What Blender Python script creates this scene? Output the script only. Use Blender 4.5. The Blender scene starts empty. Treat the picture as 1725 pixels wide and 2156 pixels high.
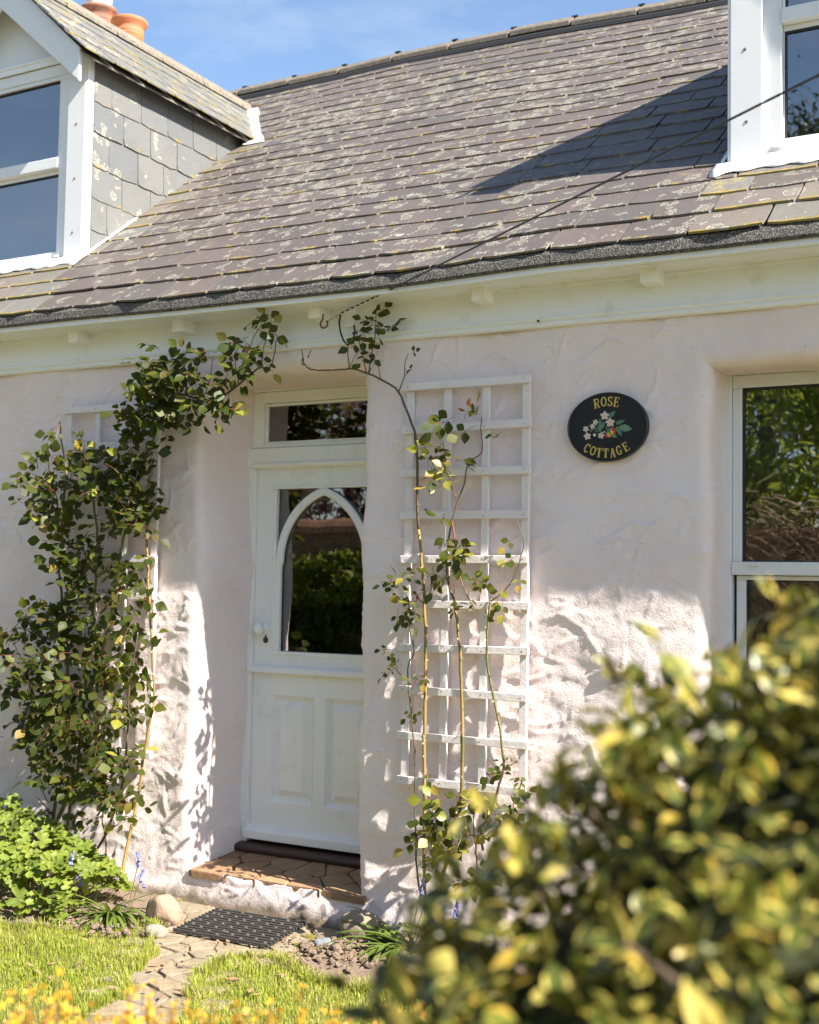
import bpy, bmesh, math, random
import numpy as np
from mathutils import Vector, Matrix, noise as mn
random.seed(7); rng = np.random.default_rng(7)
sc = bpy.context.scene
# ---------------------------------------------------------------- camera, sky, sun, exposure
cam_d = bpy.data.cameras.new('camera'); cam = bpy.data.objects.new('camera', cam_d); sc.collection.objects.link(cam)
cam.matrix_world = Matrix(((0.8758, 0.0127, 0.4815, 3.6), (0.4824, -0.0580, -0.8747, -4.93), (0.0167, 0.9982, -0.0565, 1.6), (0, 0, 0, 1)))
cam_d.sensor_fit = 'HORIZONTAL'; cam_d.sensor_width = 24.0; cam_d.lens = 24.0 * 2600 / 1725
cam_d.clip_start = 0.05; cam_d.clip_end = 2000
cam_d.dof.use_dof = True; cam_d.dof.focus_distance = 5.5; cam_d.dof.aperture_fstop = 2.5
sc.camera = cam
SUN = Vector((1.0, -0.168, 0.90)).normalized()
world = bpy.data.worlds.new('World'); sc.world = world; world.use_nodes = True
wn = world.node_tree; wn.nodes.clear()
wo = wn.nodes.new('ShaderNodeOutputWorld'); wb = wn.nodes.new('ShaderNodeBackground'); sk = wn.nodes.new('ShaderNodeTexSky')
sk.sky_type = 'NISHITA'; sk.sun_disc = False
sk.sun_elevation = math.asin(SUN.z); sk.sun_rotation = math.atan2(SUN.x, SUN.y)
sk.air_density = 1.0; sk.dust_density = 0.3; sk.ozone_density = 1.6
wb.inputs['Strength'].default_value = 0.072
# thin high cloud in the sky itself
tc = wn.nodes.new('ShaderNodeTexCoord'); mp = wn.nodes.new('ShaderNodeMapping'); mp.inputs['Scale'].default_value = (1.2, 2.4, 5.0)
nz = wn.nodes.new('ShaderNodeTexNoise'); nz.inputs['Scale'].default_value = 2.2; nz.inputs['Detail'].default_value = 6; nz.inputs['Roughness'].default_value = 0.6
cr = wn.nodes.new('ShaderNodeValToRGB'); cr.color_ramp.elements[0].position = 0.48; cr.color_ramp.elements[1].position = 0.72
cr.color_ramp.elements[0].color = (0, 0, 0, 1); cr.color_ramp.elements[1].color = (0.34, 0.34, 0.34, 1)
mx = wn.nodes.new('ShaderNodeMix'); mx.data_type = 'RGBA'; mx.inputs['B'].default_value = (4.6, 5.0, 5.4, 1)
wn.links.new(tc.outputs['Generated'], mp.inputs['Vector']); wn.links.new(mp.outputs['Vector'], nz.inputs['Vector'])
wn.links.new(nz.outputs['Fac'], cr.inputs['Fac']); wn.links.new(cr.outputs['Color'], mx.inputs['Factor'])
wn.links.new(sk.outputs['Color'], mx.inputs['A']); wn.links.new(mx.outputs['Result'], wb.inputs['Color'])
wn.links.new(wb.outputs['Background'], wo.inputs['Surface'])
sl = bpy.data.lights.new('sun', 'SUN'); sl.energy = 5.0; sl.angle = math.radians(0.53); sl.color = (1.0, 0.93, 0.83)
so = bpy.data.objects.new('sun', sl); sc.collection.objects.link(so); so.location = (20, -3, 17)
so.rotation_euler = SUN.to_track_quat('Z', 'Y').to_euler()
sc.view_settings.view_transform = 'Standard'; sc.view_settings.look = 'None'; sc.view_settings.gamma = 1.0
sc.view_settings.use_curve_mapping = False; sc.view_settings.exposure = 1.76
sc.render.engine = 'CYCLES'; sc.cycles.use_denoising = True; sc.cycles.max_bounces = 12; sc.cycles.diffuse_bounces = 9; sc.cycles.transparent_max_bounces = 16
sc.cycles.sample_clamp_indirect = 20.0
C = sc.collection

# ---------------------------------------------------------------- material helpers
class NT:
    def __init__(s, name, rough=0.8):
        s.m = bpy.data.materials.new(name); s.m.use_nodes = True; s.t = s.m.node_tree; s.n = s.t.nodes; s.l = s.t.links
        s.b = s.n['Principled BSDF']; s.b.inputs['Roughness'].default_value = rough
        s.out = s.n['Material Output']; s._pos = None
    def add(s, kind, **kw):
        n = s.n.new('ShaderNode' + kind)
        for k, v in kw.items(): setattr(n, k, v)
        return n
    def put(s, sock, v):
        if hasattr(v, 'default_value') or hasattr(v, 'is_linked'): s.l.new(v, sock)
        elif isinstance(v, (tuple, list)) and sock.type == 'RGBA' and len(v) == 3: sock.default_value = (*v, 1)
        else: sock.default_value = v
    @property
    def pos(s):
        if s._pos is None: s._pos = s.add('NewGeometry').outputs['Position']
        return s._pos
    def obj(s): return s.add('TexCoord').outputs['Object']
    def uv(s): return s.add('TexCoord').outputs['UV']
    def sep(s, v):
        n = s.add('SeparateXYZ'); s.put(n.inputs[0], v); return n.outputs
    def map(s, v, scale=(1, 1, 1), rot=(0, 0, 0), loc=(0, 0, 0)):
        n = s.add('Mapping'); s.put(n.inputs['Vector'], v); n.inputs['Scale'].default_value = scale; n.inputs['Rotation'].default_value = rot; n.inputs['Location'].default_value = loc
        return n.outputs[0]
    def noise(s, scale, detail=3, rough=0.55, v=None, dist=0.0, out='Fac'):
        n = s.add('TexNoise'); s.put(n.inputs['Vector'], s.pos if v is None else v)
        n.inputs['Scale'].default_value = scale; n.inputs['Detail'].default_value = detail; n.inputs['Roughness'].default_value = rough; n.inputs['Distortion'].default_value = dist
        return n.outputs[out]
    def voro(s, scale, v=None, feature='F1', out='Distance'):
        n = s.add('TexVoronoi', feature=feature); s.put(n.inputs['Vector'], s.pos if v is None else v); n.inputs['Scale'].default_value = scale
        return n.outputs[out]
    def ramp(s, fac, stops, interp='LINEAR'):
        n = s.add('ValToRGB'); s.put(n.inputs['Fac'], fac); e = n.color_ramp.elements; n.color_ramp.interpolation = interp
        for i, (p, c) in enumerate(stops):
            if i > 1: e.new(p)
            e[i].position = p; c = (c, c, c) if not isinstance(c, (tuple, list)) else c; e[i].color = (*c[:3], 1)
        return n.outputs['Color']
    def mix(s, fac, a, b, mode='MIX'):
        n = s.add('Mix', data_type='RGBA', blend_type=mode); s.put(n.inputs['Factor'], fac); s.put(n.inputs['A'], a); s.put(n.inputs['B'], b)
        return n.outputs['Result']
    def math(s, op, a, b=0.0, clamp=False):
        n = s.add('Math', operation=op, use_clamp=clamp); s.put(n.inputs[0], a); s.put(n.inputs[1], b); return n.outputs[0]
    def step(s, v, lo, hi):
        n = s.add('MapRange', interpolation_type='SMOOTHSTEP'); s.put(n.inputs['Value'], v); n.inputs['From Min'].default_value = lo; n.inputs['From Max'].default_value = hi
        return n.outputs[0]
    def rnd(s): return s.add('ObjectInfo').outputs['Random']
    def island(s): return s.add('NewGeometry').outputs['Random Per Island']
    def col(s, c): s.put(s.b.inputs['Base Color'], c)
    def rough(s, r): s.put(s.b.inputs['Roughness'], r)
    def bump(s, h, strength=0.5, dist=0.01):
        n = s.add('Bump'); s.put(n.inputs['Height'], h); n.inputs['Strength'].default_value = strength; n.inputs['Distance'].default_value = dist
        s.l.new(n.outputs[0], s.b.inputs['Normal']); return n
    def translucent(s, c, fac):
        tr = s.add('BsdfTranslucent'); s.put(tr.inputs['Color'], c); m = s.add('MixShader'); m.inputs[0].default_value = fac
        s.l.new(s.b.outputs[0], m.inputs[1]); s.l.new(tr.outputs[0], m.inputs[2]); s.l.new(m.outputs[0], s.out.inputs['Surface'])
MT = {}
def mk_paint(name, c, rough=0.45, dirt=0.12, dcol=(0.30, 0.27, 0.18), bump=0.15):
    t = NT(name, rough); n = t.noise(9, 5, 0.65); f = t.noise(160, 2)
    d = t.math('MULTIPLY', t.step(n, 0.52, 0.78), dirt * 2.0)
    spots = t.math('MULTIPLY', t.step(t.noise(55, 2, 0.5), 0.72, 0.80), dirt * 3.0)
    t.col(t.mix(spots, t.mix(d, c, dcol), dcol)); t.bump(t.math('ADD', t.math('MULTIPLY', n, 2.0), f), bump, 0.002); MT[name] = t.m; return t
# rendered and painted wall
t = NT('pale_pink_render', 0.92)
n1 = t.noise(2.2, 4, 0.6); n2 = t.noise(95, 4, 0.7); n3 = t.noise(330, 2, 0.5); z = t.sep(t.pos)[2]
base = t.mix(t.step(n1, 0.35, 0.7), (0.86, 0.755, 0.735), (0.835, 0.70, 0.675))
base = t.mix(t.math('MULTIPLY', t.step(t.noise(5, 5, 0.7), 0.55, 0.8), 0.25), base, (0.76, 0.71, 0.66))
strk = t.math('MULTIPLY', t.step(t.noise(1.0, 4, 0.65, t.map(t.pos, (9, 9, 0.9))), 0.52, 0.80), 0.30)
base = t.mix(strk, base, (0.66, 0.61, 0.52))
low = t.math('MULTIPLY', t.step(t.math('SUBTRACT', t.math('MULTIPLY', t.noise(9, 4, 0.7), 0.14), z), -0.035, 0.055), 1.0)
base = t.mix(low, base, (0.17, 0.13, 0.09))
specks = t.step(t.noise(60, 1, 0.4), 0.78, 0.82)
base = t.mix(t.math('MULTIPLY', specks, 0.5), base, (0.25, 0.2, 0.16))
t.col(base); t.bump(t.math('ADD', t.math('MULTIPLY', n2, 1.0), t.math('MULTIPLY', n3, 0.5)), 0.85, 0.006); MT['render'] = t.m
mk_paint('white_gloss_paint', (0.84, 0.84, 0.83), 0.38, 0.12, (0.45, 0.42, 0.36))
mk_paint('cream_white_paint', (0.78, 0.80, 0.84), 0.5, 0.16, (0.42, 0.38, 0.22), 0.3)
mk_paint('white_upvc', (0.72, 0.72, 0.73), 0.3, 0.11, (0.45, 0.42, 0.36), 0.05)
t = mk_paint('trellis_paint', (0.74, 0.675, 0.655), 0.75, 0.12, (0.38, 0.33, 0.27), 0.2)
t.bump(t.noise(60, 4, 0.7, t.map(t.pos, (1, 1, 1))), 0.55, 0.004)
mk_paint('lead', (0.62, 0.62, 0.62), 0.45, 0.2, (0.30, 0.30, 0.30), 0.8)
mk_paint('white_lead_paint', (0.72, 0.72, 0.71), 0.6, 0.18, (0.35, 0.33, 0.30), 1.0)
# slates
def mk_slate(name, cols, lichen, individual=True, yellow=0.35, lic=(0.47, 0.455, 0.37), scale=6.5):
    t = NT(name, 0.72); r = t.rnd() if individual else t.island()
    u = t.sep(t.uv()); n = len(cols)
    base = t.ramp(r, [(i / (n - 1), c) for i, c in enumerate(cols)])
    base = t.mix(t.math('MULTIPLY', t.step(t.noise(5, 5, 0.7), 0.42, 0.75), 0.5), base, tuple(0.75 * q for q in cols[0]))
    base = t.mix(t.math('MULTIPLY', t.noise(70, 4, 0.7), 0.35), base, (0.07, 0.06, 0.06))
    grain = t.noise(150, 3, 0.6); patch = t.math('ADD', t.noise(scale, 4, 0.62, dist=0.35), t.math('MULTIPLY', t.math('SUBTRACT', t.noise(0.9, 3, 0.5), 0.5), 0.30))
    lm = t.math('MULTIPLY', t.step(patch, lichen, lichen + 0.05), t.step(grain, 0.46, 0.58))
    rim = t.math('MULTIPLY', t.math('MULTIPLY', t.step(patch, lichen - 0.015, lichen + 0.015), t.step(patch, lichen + 0.045, lichen + 0.015)), t.step(grain, 0.36, 0.46))
    lm = t.math('MAXIMUM', lm, rim)
    vd = t.add('TexVoronoi'); t.put(vd.inputs['Vector'], t.pos); vd.inputs['Scale'].default_value = 6.5; vc = t.sep(vd.outputs['Color'])   # round colonies
    rad = t.math('ADD', 0.10, t.math('MULTIPLY', vc[0], 0.26)); off = t.math('SUBTRACT', rad, t.math('ADD', vd.outputs['Distance'], t.math('MULTIPLY', t.math('SUBTRACT', t.noise(34, 3, 0.6), 0.5), 0.16)))
    disc = t.math('MULTIPLY', t.math('MULTIPLY', t.step(off, 0.0, 0.03), t.math('GREATER_THAN', vc[1], 0.52)), t.math('MAXIMUM', t.step(grain, 0.50, 0.60), t.math('MULTIPLY', t.step(off, 0.07, 0.02), t.step(grain, 0.36, 0.48))))
    lm = t.math('MAXIMUM', lm, disc)
    base = t.mix(t.math('MULTIPLY', lm, 0.85), base, t.mix(t.noise(40, 2), lic, (lic[0] * 1.15, lic[1] * 1.15, lic[2] * 1.2)))
    spot = t.voro(2.3); sm = t.math('MULTIPLY', t.step(t.math('ADD', spot, t.math('MULTIPLY', t.noise(30, 2), 0.02)), 0.072, 0.06), t.step(t.noise(0.9, 1), 0.5, 0.52))
    base = t.mix(sm, base, (0.70, 0.66, 0.56))
    em = t.math('MULTIPLY', t.step(t.math('ADD', u[1], t.math('MULTIPLY', t.noise(45, 3), -0.05)), 0.004, -0.012), t.step(t.noise(11, 3, 0.6), 0.62 - yellow * 0.4, 0.78 - yellow * 0.4))
    base = t.mix(t.math('MULTIPLY', em, 0.8), base, t.ramp(t.noise(14, 2), [(0.35, (0.17, 0.145, 0.035)), (0.55, (0.30, 0.20, 0.035)), (0.7, (0.11, 0.11, 0.035))]))
    yf = t.math('MULTIPLY', t.step(t.noise(3.7, 4, 0.7), 0.70 - yellow * 0.2, 0.82 - yellow * 0.2), t.step(t.noise(60, 3, 0.7), 0.46, 0.56))
    base = t.mix(t.math('MULTIPLY', yf, 0.85), base, (0.32, 0.235, 0.07))
    t.col(base); t.bump(t.math('ADD', t.math('ADD', t.math('MULTIPLY', t.noise(26, 5, 0.7), 1.2), t.math('MULTIPLY', lm, 0.7)), t.math('MULTIPLY', grain, 0.3)), 0.55, 0.006)
    t.rough(t.math('ADD', 0.55, t.math('MULTIPLY', lm, 0.4))); MT[name] = t.m
PURP = [(0.105, 0.084, 0.077), (0.084, 0.070, 0.064), (0.115, 0.091, 0.079), (0.097, 0.082, 0.074), (0.118, 0.092, 0.082), (0.084, 0.074, 0.067), (0.108, 0.088, 0.077)]
mk_slate('purple_slate', PURP, 0.585, yellow=0.28, lic=(0.265, 0.255, 0.20), scale=13)
mk_slate('purple_slate_far', PURP, 0.57, False, yellow=0.28, lic=(0.265, 0.255, 0.20), scale=13)
mk_slate('pale_slate', [(0.162, 0.157, 0.140), (0.145, 0.119, 0.102), (0.178, 0.157, 0.119), (0.136, 0.139, 0.134), (0.178, 0.140, 0.111)], 0.66, yellow=0.7, lic=(0.30, 0.29, 0.235))
GREY = [(0.125, 0.131, 0.128), (0.148, 0.150, 0.147), (0.115, 0.126, 0.131), (0.155, 0.156, 0.147), (0.130, 0.143, 0.142)]
mk_slate('grey_slate', GREY, 0.62, yellow=0.26, lic=(0.33, 0.315, 0.245), scale=8)
mk_slate('dormer_slate', [(0.112, 0.117, 0.112), (0.132, 0.132, 0.122), (0.145, 0.137, 0.112), (0.122, 0.127, 0.128)], 0.60, yellow=0.42, lic=(0.33, 0.315, 0.24), scale=8)
# ridge stone, gutter felt, terracotta
t = NT('ridge_stone', 0.9); t.col(t.mix(t.step(t.noise(38, 4, 0.7), 0.48, 0.62), t.mix(t.noise(4, 3), (0.15, 0.128, 0.10), (0.22, 0.19, 0.15)), t.mix(t.step(t.noise(5, 3), 0.55, 0.65), (0.10, 0.085, 0.07), (0.42, 0.30, 0.08))))
t.bump(t.noise(90, 4, 0.7), 0.7, 0.01); MT['ridge_stone'] = t.m
t = NT('ridge_stone_dark', 0.9); t.col(t.mix(t.step(t.noise(30, 4, 0.7), 0.5, 0.65), t.mix(t.noise(4, 3), (0.085, 0.072, 0.058), (0.15, 0.125, 0.10)), (0.20, 0.17, 0.12))); t.bump(t.noise(90, 4, 0.7), 0.7, 0.01); MT['ridge_stone_dark'] = t.m
t = NT('mineral_felt', 0.55); v = t.add('TexVoronoi'); t.put(v.inputs['Vector'], t.pos); v.inputs['Scale'].default_value = 330
t.col(t.mix(t.step(t.sep(v.outputs['Color'])[0], 0.62, 0.92), (0.035, 0.030, 0.027), (0.36, 0.34, 0.31))); t.bump(v.outputs['Distance'], 1.0, 0.006); MT['felt'] = t.m
t = NT('terracotta', 0.75); t.col(t.mix(t.step(t.noise(6, 4), 0.4, 0.7), (0.46, 0.15, 0.055), (0.36, 0.13, 0.065))); t.bump(t.noise(60, 3), 0.3, 0.004); MT['terracotta'] = t.m
t = NT('dark_terracotta', 0.8); t.col(t.mix(t.step(t.noise(7, 4), 0.4, 0.65), (0.34, 0.125, 0.065), (0.16, 0.085, 0.06))); t.bump(t.noise(60, 3), 0.3, 0.004); MT['terracotta_old'] = t.m
t = NT('rust', 0.9); t.col(t.mix(t.noise(120, 2), (0.20, 0.07, 0.025), (0.09, 0.035, 0.02))); MT['rust'] = t.m
t = NT('rusty_screw', 0.8); t.col(t.mix(t.noise(300, 2), (0.14, 0.07, 0.04), (0.28, 0.22, 0.18))); MT['rusty_screw'] = t.m
t = NT('black_rubber', 0.6); t.col(t.mix(t.noise(30, 3), (0.022, 0.021, 0.02), (0.055, 0.05, 0.045))); t.bump(t.noise(150, 2), 0.3, 0.003); MT['rubber'] = t.m
t = NT('black_cable', 0.5); t.col((0.02, 0.02, 0.022)); MT['cable'] = t.m
t = NT('dark_sill', 0.45); t.col(t.mix(t.noise(20, 4, 0.7), (0.028, 0.014, 0.010), (0.06, 0.028, 0.018))); t.bump(t.noise(60, 3), 0.3, 0.003); MT['dark_sill'] = t.m
t = NT('iron_plate', 0.5); t.col((0.035, 0.033, 0.03)); MT['iron'] = t.m
t = NT('porcelain', 0.12); t.col((0.82, 0.82, 0.81)); MT['porcelain'] = t.m
t = NT('gasket', 0.6); t.col((0.02, 0.02, 0.022)); MT['gasket'] = t.m
t = NT('interior_dark', 0.9); t.col((0.14, 0.125, 0.105)); MT['interior'] = t.m
t = NT('blind_grey', 0.9); t.col((0.17, 0.20, 0.20)); MT['blind'] = t.m
t = NT('sheer_curtain', 0.9); t.col((0.75, 0.75, 0.74)); t.translucent((0.7, 0.7, 0.69), 0.3); MT['curtain'] = t.m
# window glass: clear with a wavy mirror sheen (two panes' worth of reflection)
def mk_glass(name, ior, wav):
    t = NT(name); g = t.add('BsdfGlossy'); g.inputs['Roughness'].default_value = 0.0; g.inputs['Color'].default_value = (1, 1, 1, 1)
    tr = t.add('BsdfTransparent'); tr.inputs['Color'].default_value = (0.80, 0.84, 0.82, 1)
    f = t.add('Fresnel'); f.inputs['IOR'].default_value = ior; m = t.add('MixShader')
    b = t.add('Bump'); b.inputs['Strength'].default_value = wav; b.inputs['Distance'].default_value = 0.02; t.put(b.inputs['Height'], t.noise(3.0, 1, 0.4))
    t.l.new(b.outputs[0], g.inputs['Normal'])
    t.l.new(f.outputs[0], m.inputs[0]); t.l.new(tr.outputs[0], m.inputs[1]); t.l.new(g.outputs[0], m.inputs[2]); t.l.new(m.outputs[0], t.out.inputs['Surface']); MT[name] = t.m
mk_glass('glass', 3.2, 0.02); mk_glass('door_glass', 2.5, 0.045)
# stone
def mk_stone(name, cols, moss=0.0, bump=0.6):
    t = NT(name, 0.85); r = t.rnd(); n = len(cols)
    b = t.ramp(r, [(i / (n - 1), c) for i, c in enumerate(cols)])
    b = t.mix(t.math('MULTIPLY', t.step(t.noise(12, 5, 0.7), 0.4, 0.7), 0.55), b, tuple(q * 0.55 for q in cols[0]))
    b = t.mix(t.math('MULTIPLY', t.step(t.noise(45, 4, 0.7), 0.5, 0.7), 0.4), b, tuple(min(1, q * 1.35) for q in cols[-1]))
    if moss: b = t.mix(t.math('MULTIPLY', t.step(t.noise(8, 4, 0.7), 0.56, 0.66), moss), b, (0.12, 0.115, 0.03))
    t.col(b); t.bump(t.math('ADD', t.noise(18, 5, 0.7), t.math('MULTIPLY', t.noise(140, 3, 0.6), 0.3)), bump, 0.012); MT[name] = t.m
mk_stone('path_stone', [(0.244, 0.189, 0.122), (0.215, 0.174, 0.126), (0.274, 0.215, 0.141), (0.200, 0.167, 0.126), (0.259, 0.192, 0.118)], 0.3)
mk_stone('sill_stone', [(0.282, 0.163, 0.084), (0.235, 0.137, 0.079), (0.313, 0.192, 0.102), (0.259, 0.167, 0.094)], 0.15)
mk_stone('pink_stone', [(0.312, 0.211, 0.146), (0.287, 0.193, 0.140)]); mk_stone('pale_stone', [(0.242, 0.218, 0.174), (0.230, 0.213, 0.158)]); mk_stone('brown_stone', [(0.26, 0.20, 0.14), (0.22, 0.18, 0.13)], 0.2); mk_stone('blue_stone', [(0.17, 0.19, 0.21), (0.15, 0.17, 0.19)])
t = NT('mortar', 0.95); t.col(t.mix(t.step(t.noise(9, 4, 0.7), 0.5, 0.62), t.mix(t.noise(60, 3), (0.22, 0.185, 0.14), (0.32, 0.28, 0.22)), (0.10, 0.10, 0.03))); t.bump(t.noise(120, 4, 0.7), 0.8, 0.008); MT['mortar'] = t.m
t = NT('path_joint', 0.97); t.col(t.mix(t.step(t.noise(7, 4, 0.7), 0.48, 0.6), t.mix(t.noise(60, 3), (0.13, 0.10, 0.07), (0.24, 0.185, 0.13)), (0.13, 0.13, 0.04))); t.bump(t.noise(120, 4, 0.7), 0.8, 0.008); MT['path_joint'] = t.m
t = NT('soil', 0.97); t.col(t.mix(t.noise(28, 5, 0.7), (0.15, 0.105, 0.072), (0.33, 0.24, 0.175))); t.bump(t.noise(70, 5, 0.75), 1.0, 0.02); MT['soil'] = t.m
t = NT('turf', 0.95); t.col(t.mix(t.noise(1.3, 5, 0.7), (0.22, 0.20, 0.075), (0.30, 0.27, 0.12))); t.bump(t.noise(120, 4, 0.7), 1.0, 0.03); MT['turf'] = t.m
# greenery
def mk_leaf(name, cols, rough=0.4, tr=0.3, individual=True, trc=None, vein=True, spec=0.5):
    t = NT(name, rough); r = t.rnd() if individual else t.island(); n = len(cols)
    b = t.ramp(r, [(i / (n - 1), c) for i, c in enumerate(cols)]); u = t.sep(t.uv())
    b = t.mix(t.math('MULTIPLY', t.noise(45, 3, 0.6), 0.3), b, tuple(q * 0.6 for q in cols[0]))
    if vein: b = t.mix(t.math('MULTIPLY', t.step(t.math('ABSOLUTE', u[0]), 0.05, 0.015), 0.5), b, tuple(min(1, q * 1.9 + 0.02) for q in cols[len(cols) // 2]))
    t.col(b); t.b.inputs['Specular IOR Level'].default_value = spec
    w = t.add('TexWave'); t.put(w.inputs['Vector'], t.map(t.uv(), (4, 9, 1), (0, 0, 0.6))); w.inputs['Scale'].default_value = 1.2; t.bump(w.outputs['Fac'], 0.12, 0.003)
    t.translucent(t.mix(0.5, b, trc or tuple(q * 1.7 for q in cols[0]), 'MIX') if True else b, tr); MT[name] = t.m
ROSE = [(0.037, 0.052, 0.009), (0.026, 0.039, 0.009), (0.058, 0.074, 0.010), (0.032, 0.045, 0.010), (0.103, 0.105, 0.016), (0.047, 0.063, 0.009), (0.094, 0.066, 0.022)]
mk_leaf('rose_leaf', ROSE, 0.42, 0.33, spec=0.22, trc=(0.20, 0.27, 0.02)); mk_leaf('rose_leaf_mass', ROSE, 0.42, 0.33, False, spec=0.22, trc=(0.20, 0.27, 0.02))
mk_leaf('rose_leaf_young', [(0.26, 0.26, 0.035), (0.19, 0.21, 0.03), (0.32, 0.21, 0.05), (0.22, 0.24, 0.03), (0.30, 0.28, 0.05), (0.24, 0.13, 0.05)], 0.38, 0.35, trc=(0.45, 0.42, 0.04))
mk_leaf('rose_leaf_red', [(0.20, 0.05, 0.03), (0.13, 0.05, 0.035), (0.26, 0.09, 0.04)], 0.35, 0.3, trc=(0.4, 0.09, 0.03))
mk_leaf('geranium_leaf', [(0.180, 0.232, 0.027), (0.148, 0.206, 0.025), (0.230, 0.267, 0.036), (0.189, 0.241, 0.027)], 0.6, 0.35, trc=(0.40, 0.50, 0.04), vein=False); 
mk_leaf('geranium_mass', [(0.156, 0.206, 0.027), (0.131, 0.181, 0.025), (0.197, 0.241, 0.032)], 0.6, 0.35, False, trc=(0.40, 0.50, 0.04), vein=False)
mk_leaf('strap_leaf', [(0.10, 0.16, 0.025), (0.15, 0.20, 0.04), (0.08, 0.14, 0.025)], 0.35, 0.3, trc=(0.3, 0.4, 0.04))
mk_leaf('blue_petal', [(0.20, 0.22, 0.52), (0.25, 0.27, 0.58)], 0.5, 0.3, trc=(0.35, 0.38, 0.75), vein=False)
mk_leaf('golden_leaf', [(0.66, 0.38, 0.02), (0.68, 0.45, 0.03), (0.55, 0.22, 0.02), (0.64, 0.44, 0.04), (0.5, 0.38, 0.04)], 0.5, 0.4, trc=(0.8, 0.5, 0.03), vein=False)
mk_leaf('golden_mass', [(0.70, 0.44, 0.03), (0.72, 0.50, 0.05), (0.60, 0.27, 0.03), (0.5, 0.40, 0.06)], 0.5, 0.4, False, trc=(0.8, 0.5, 0.03), vein=False)
def mk_varieg(name, individual):
    t = NT(name, 0.3); r = t.rnd() if individual else t.island(); u = t.sep(t.uv())
    edge = t.math('ADD', t.math('ABSOLUTE', u[0]), t.math('MULTIPLY', t.math('SUBTRACT', t.noise(30, 3), 0.5), 0.35))
    green = t.ramp(r, [(0.0, (0.055, 0.075, 0.016)), (0.4, (0.12, 0.14, 0.02)), (0.7, (0.075, 0.095, 0.02)), (1.0, (0.19, 0.20, 0.03))])
    yel = t.ramp(r, [(0.0, (0.52, 0.43, 0.08)), (0.5, (0.60, 0.52, 0.15)), (1.0, (0.62, 0.42, 0.06))])
    young = t.math('GREATER_THAN', t.math('FRACT', t.math('MULTIPLY', r, 17.3)), 0.84)
    b = t.mix(young, t.mix(t.step(edge, 0.56, 0.68), green, yel), yel)
    t.col(b); t.translucent(b, 0.32); t.b.inputs['Specular IOR Level'].default_value = 0.4; MT[name] = t.m
mk_varieg('varieg_leaf', True); mk_varieg('varieg_mass', False)
t = NT('grass_blade', 0.5); r = t.island(); pn = t.noise(1.1, 4, 0.6)
gb = t.mix(t.step(pn, 0.35, 0.7), t.ramp(r, [(0, (0.20, 0.27, 0.025)), (0.4, (0.27, 0.33, 0.035)), (0.75, (0.33, 0.37, 0.05)), (1, (0.45, 0.40, 0.15))]), t.ramp(r, [(0, (0.26, 0.30, 0.035)), (0.5, (0.34, 0.37, 0.055)), (1, (0.50, 0.43, 0.17))]))
gb = t.mix(t.math('MULTIPLY', t.step(t.noise(5.5, 5, 0.7), 0.55, 0.72), 0.55), gb, (0.42, 0.36, 0.15))
t.col(gb); t.b.inputs['Specular IOR Level'].default_value = 0.25; t.translucent(gb, 0.4); MT['grass'] = t.m
t = NT('woody_stem', 0.8); t.col(t.mix(t.noise(40, 4), (0.05, 0.035, 0.025), (0.13, 0.09, 0.06))); t.bump(t.noise(90, 3), 0.5, 0.004); MT['wood'] = t.m
t = NT('green_cane', 0.5); t.col(t.mix(t.step(t.noise(5, 4), 0.35, 0.7), (0.09, 0.10, 0.025), (0.18, 0.13, 0.035))); MT['cane'] = t.m
t = NT('yellow_cane', 0.5); t.col(t.mix(t.step(t.noise(6, 4), 0.35, 0.7), (0.27, 0.17, 0.05), (0.17, 0.125, 0.035))); MT['cane_y'] = t.m
t = NT('dark_cane', 0.6); t.col(t.mix(t.noise(12, 3), (0.07, 0.045, 0.028), (0.12, 0.085, 0.045))); MT['cane_d'] = t.m
t = NT('red_shoot', 0.5); t.col((0.18, 0.06, 0.035)); MT['shoot'] = t.m
t = NT('thorn', 0.6); t.col((0.50, 0.40, 0.28)); MT['thorn'] = t.m
t = NT('moss', 1.0); t.col(t.mix(t.noise(90, 4), (0.10, 0.10, 0.015), (0.26, 0.22, 0.03))); t.bump(t.noise(200, 3), 1, 0.01); MT['moss'] = t.m

# ---------------------------------------------------------------- mesh helpers
def mesh(name, v, f, uv=None, smooth=False):
    me = bpy.data.meshes.new(name); me.from_pydata([tuple(p) for p in v], [], f)
    if uv is not None:
        l = me.uv_layers.new(name='UVMap'); li = np.empty(len(me.loops), dtype=np.int32); me.loops.foreach_get('vertex_index', li)
        l.data.foreach_set('uv', np.asarray(uv, dtype=np.float32)[li].ravel())
    if smooth: me.polygons.foreach_set('use_smooth', [True] * len(me.polygons))
    me.update(); return me
def np_mesh(name, v, quads, uv=None, smooth=False):
    me = bpy.data.meshes.new(name); v = np.asarray(v, np.float32); q = np.asarray(quads, np.int32); k = q.shape[1]
    me.vertices.add(len(v)); me.vertices.foreach_set('co', v.ravel()); me.loops.add(q.size); me.loops.foreach_set('vertex_index', q.ravel())
    me.polygons.add(len(q)); me.polygons.foreach_set('loop_start', np.arange(0, q.size, k, dtype=np.int32)); me.polygons.foreach_set('loop_total', np.full(len(q), k, np.int32))
    if uv is not None:
        l = me.uv_layers.new(name='UVMap'); l.data.foreach_set('uv', np.asarray(uv, np.float32)[q.ravel()].ravel())
    me.polygons.foreach_set('use_smooth', np.full(len(q), smooth)); me.update(); me.validate(); return me
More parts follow.
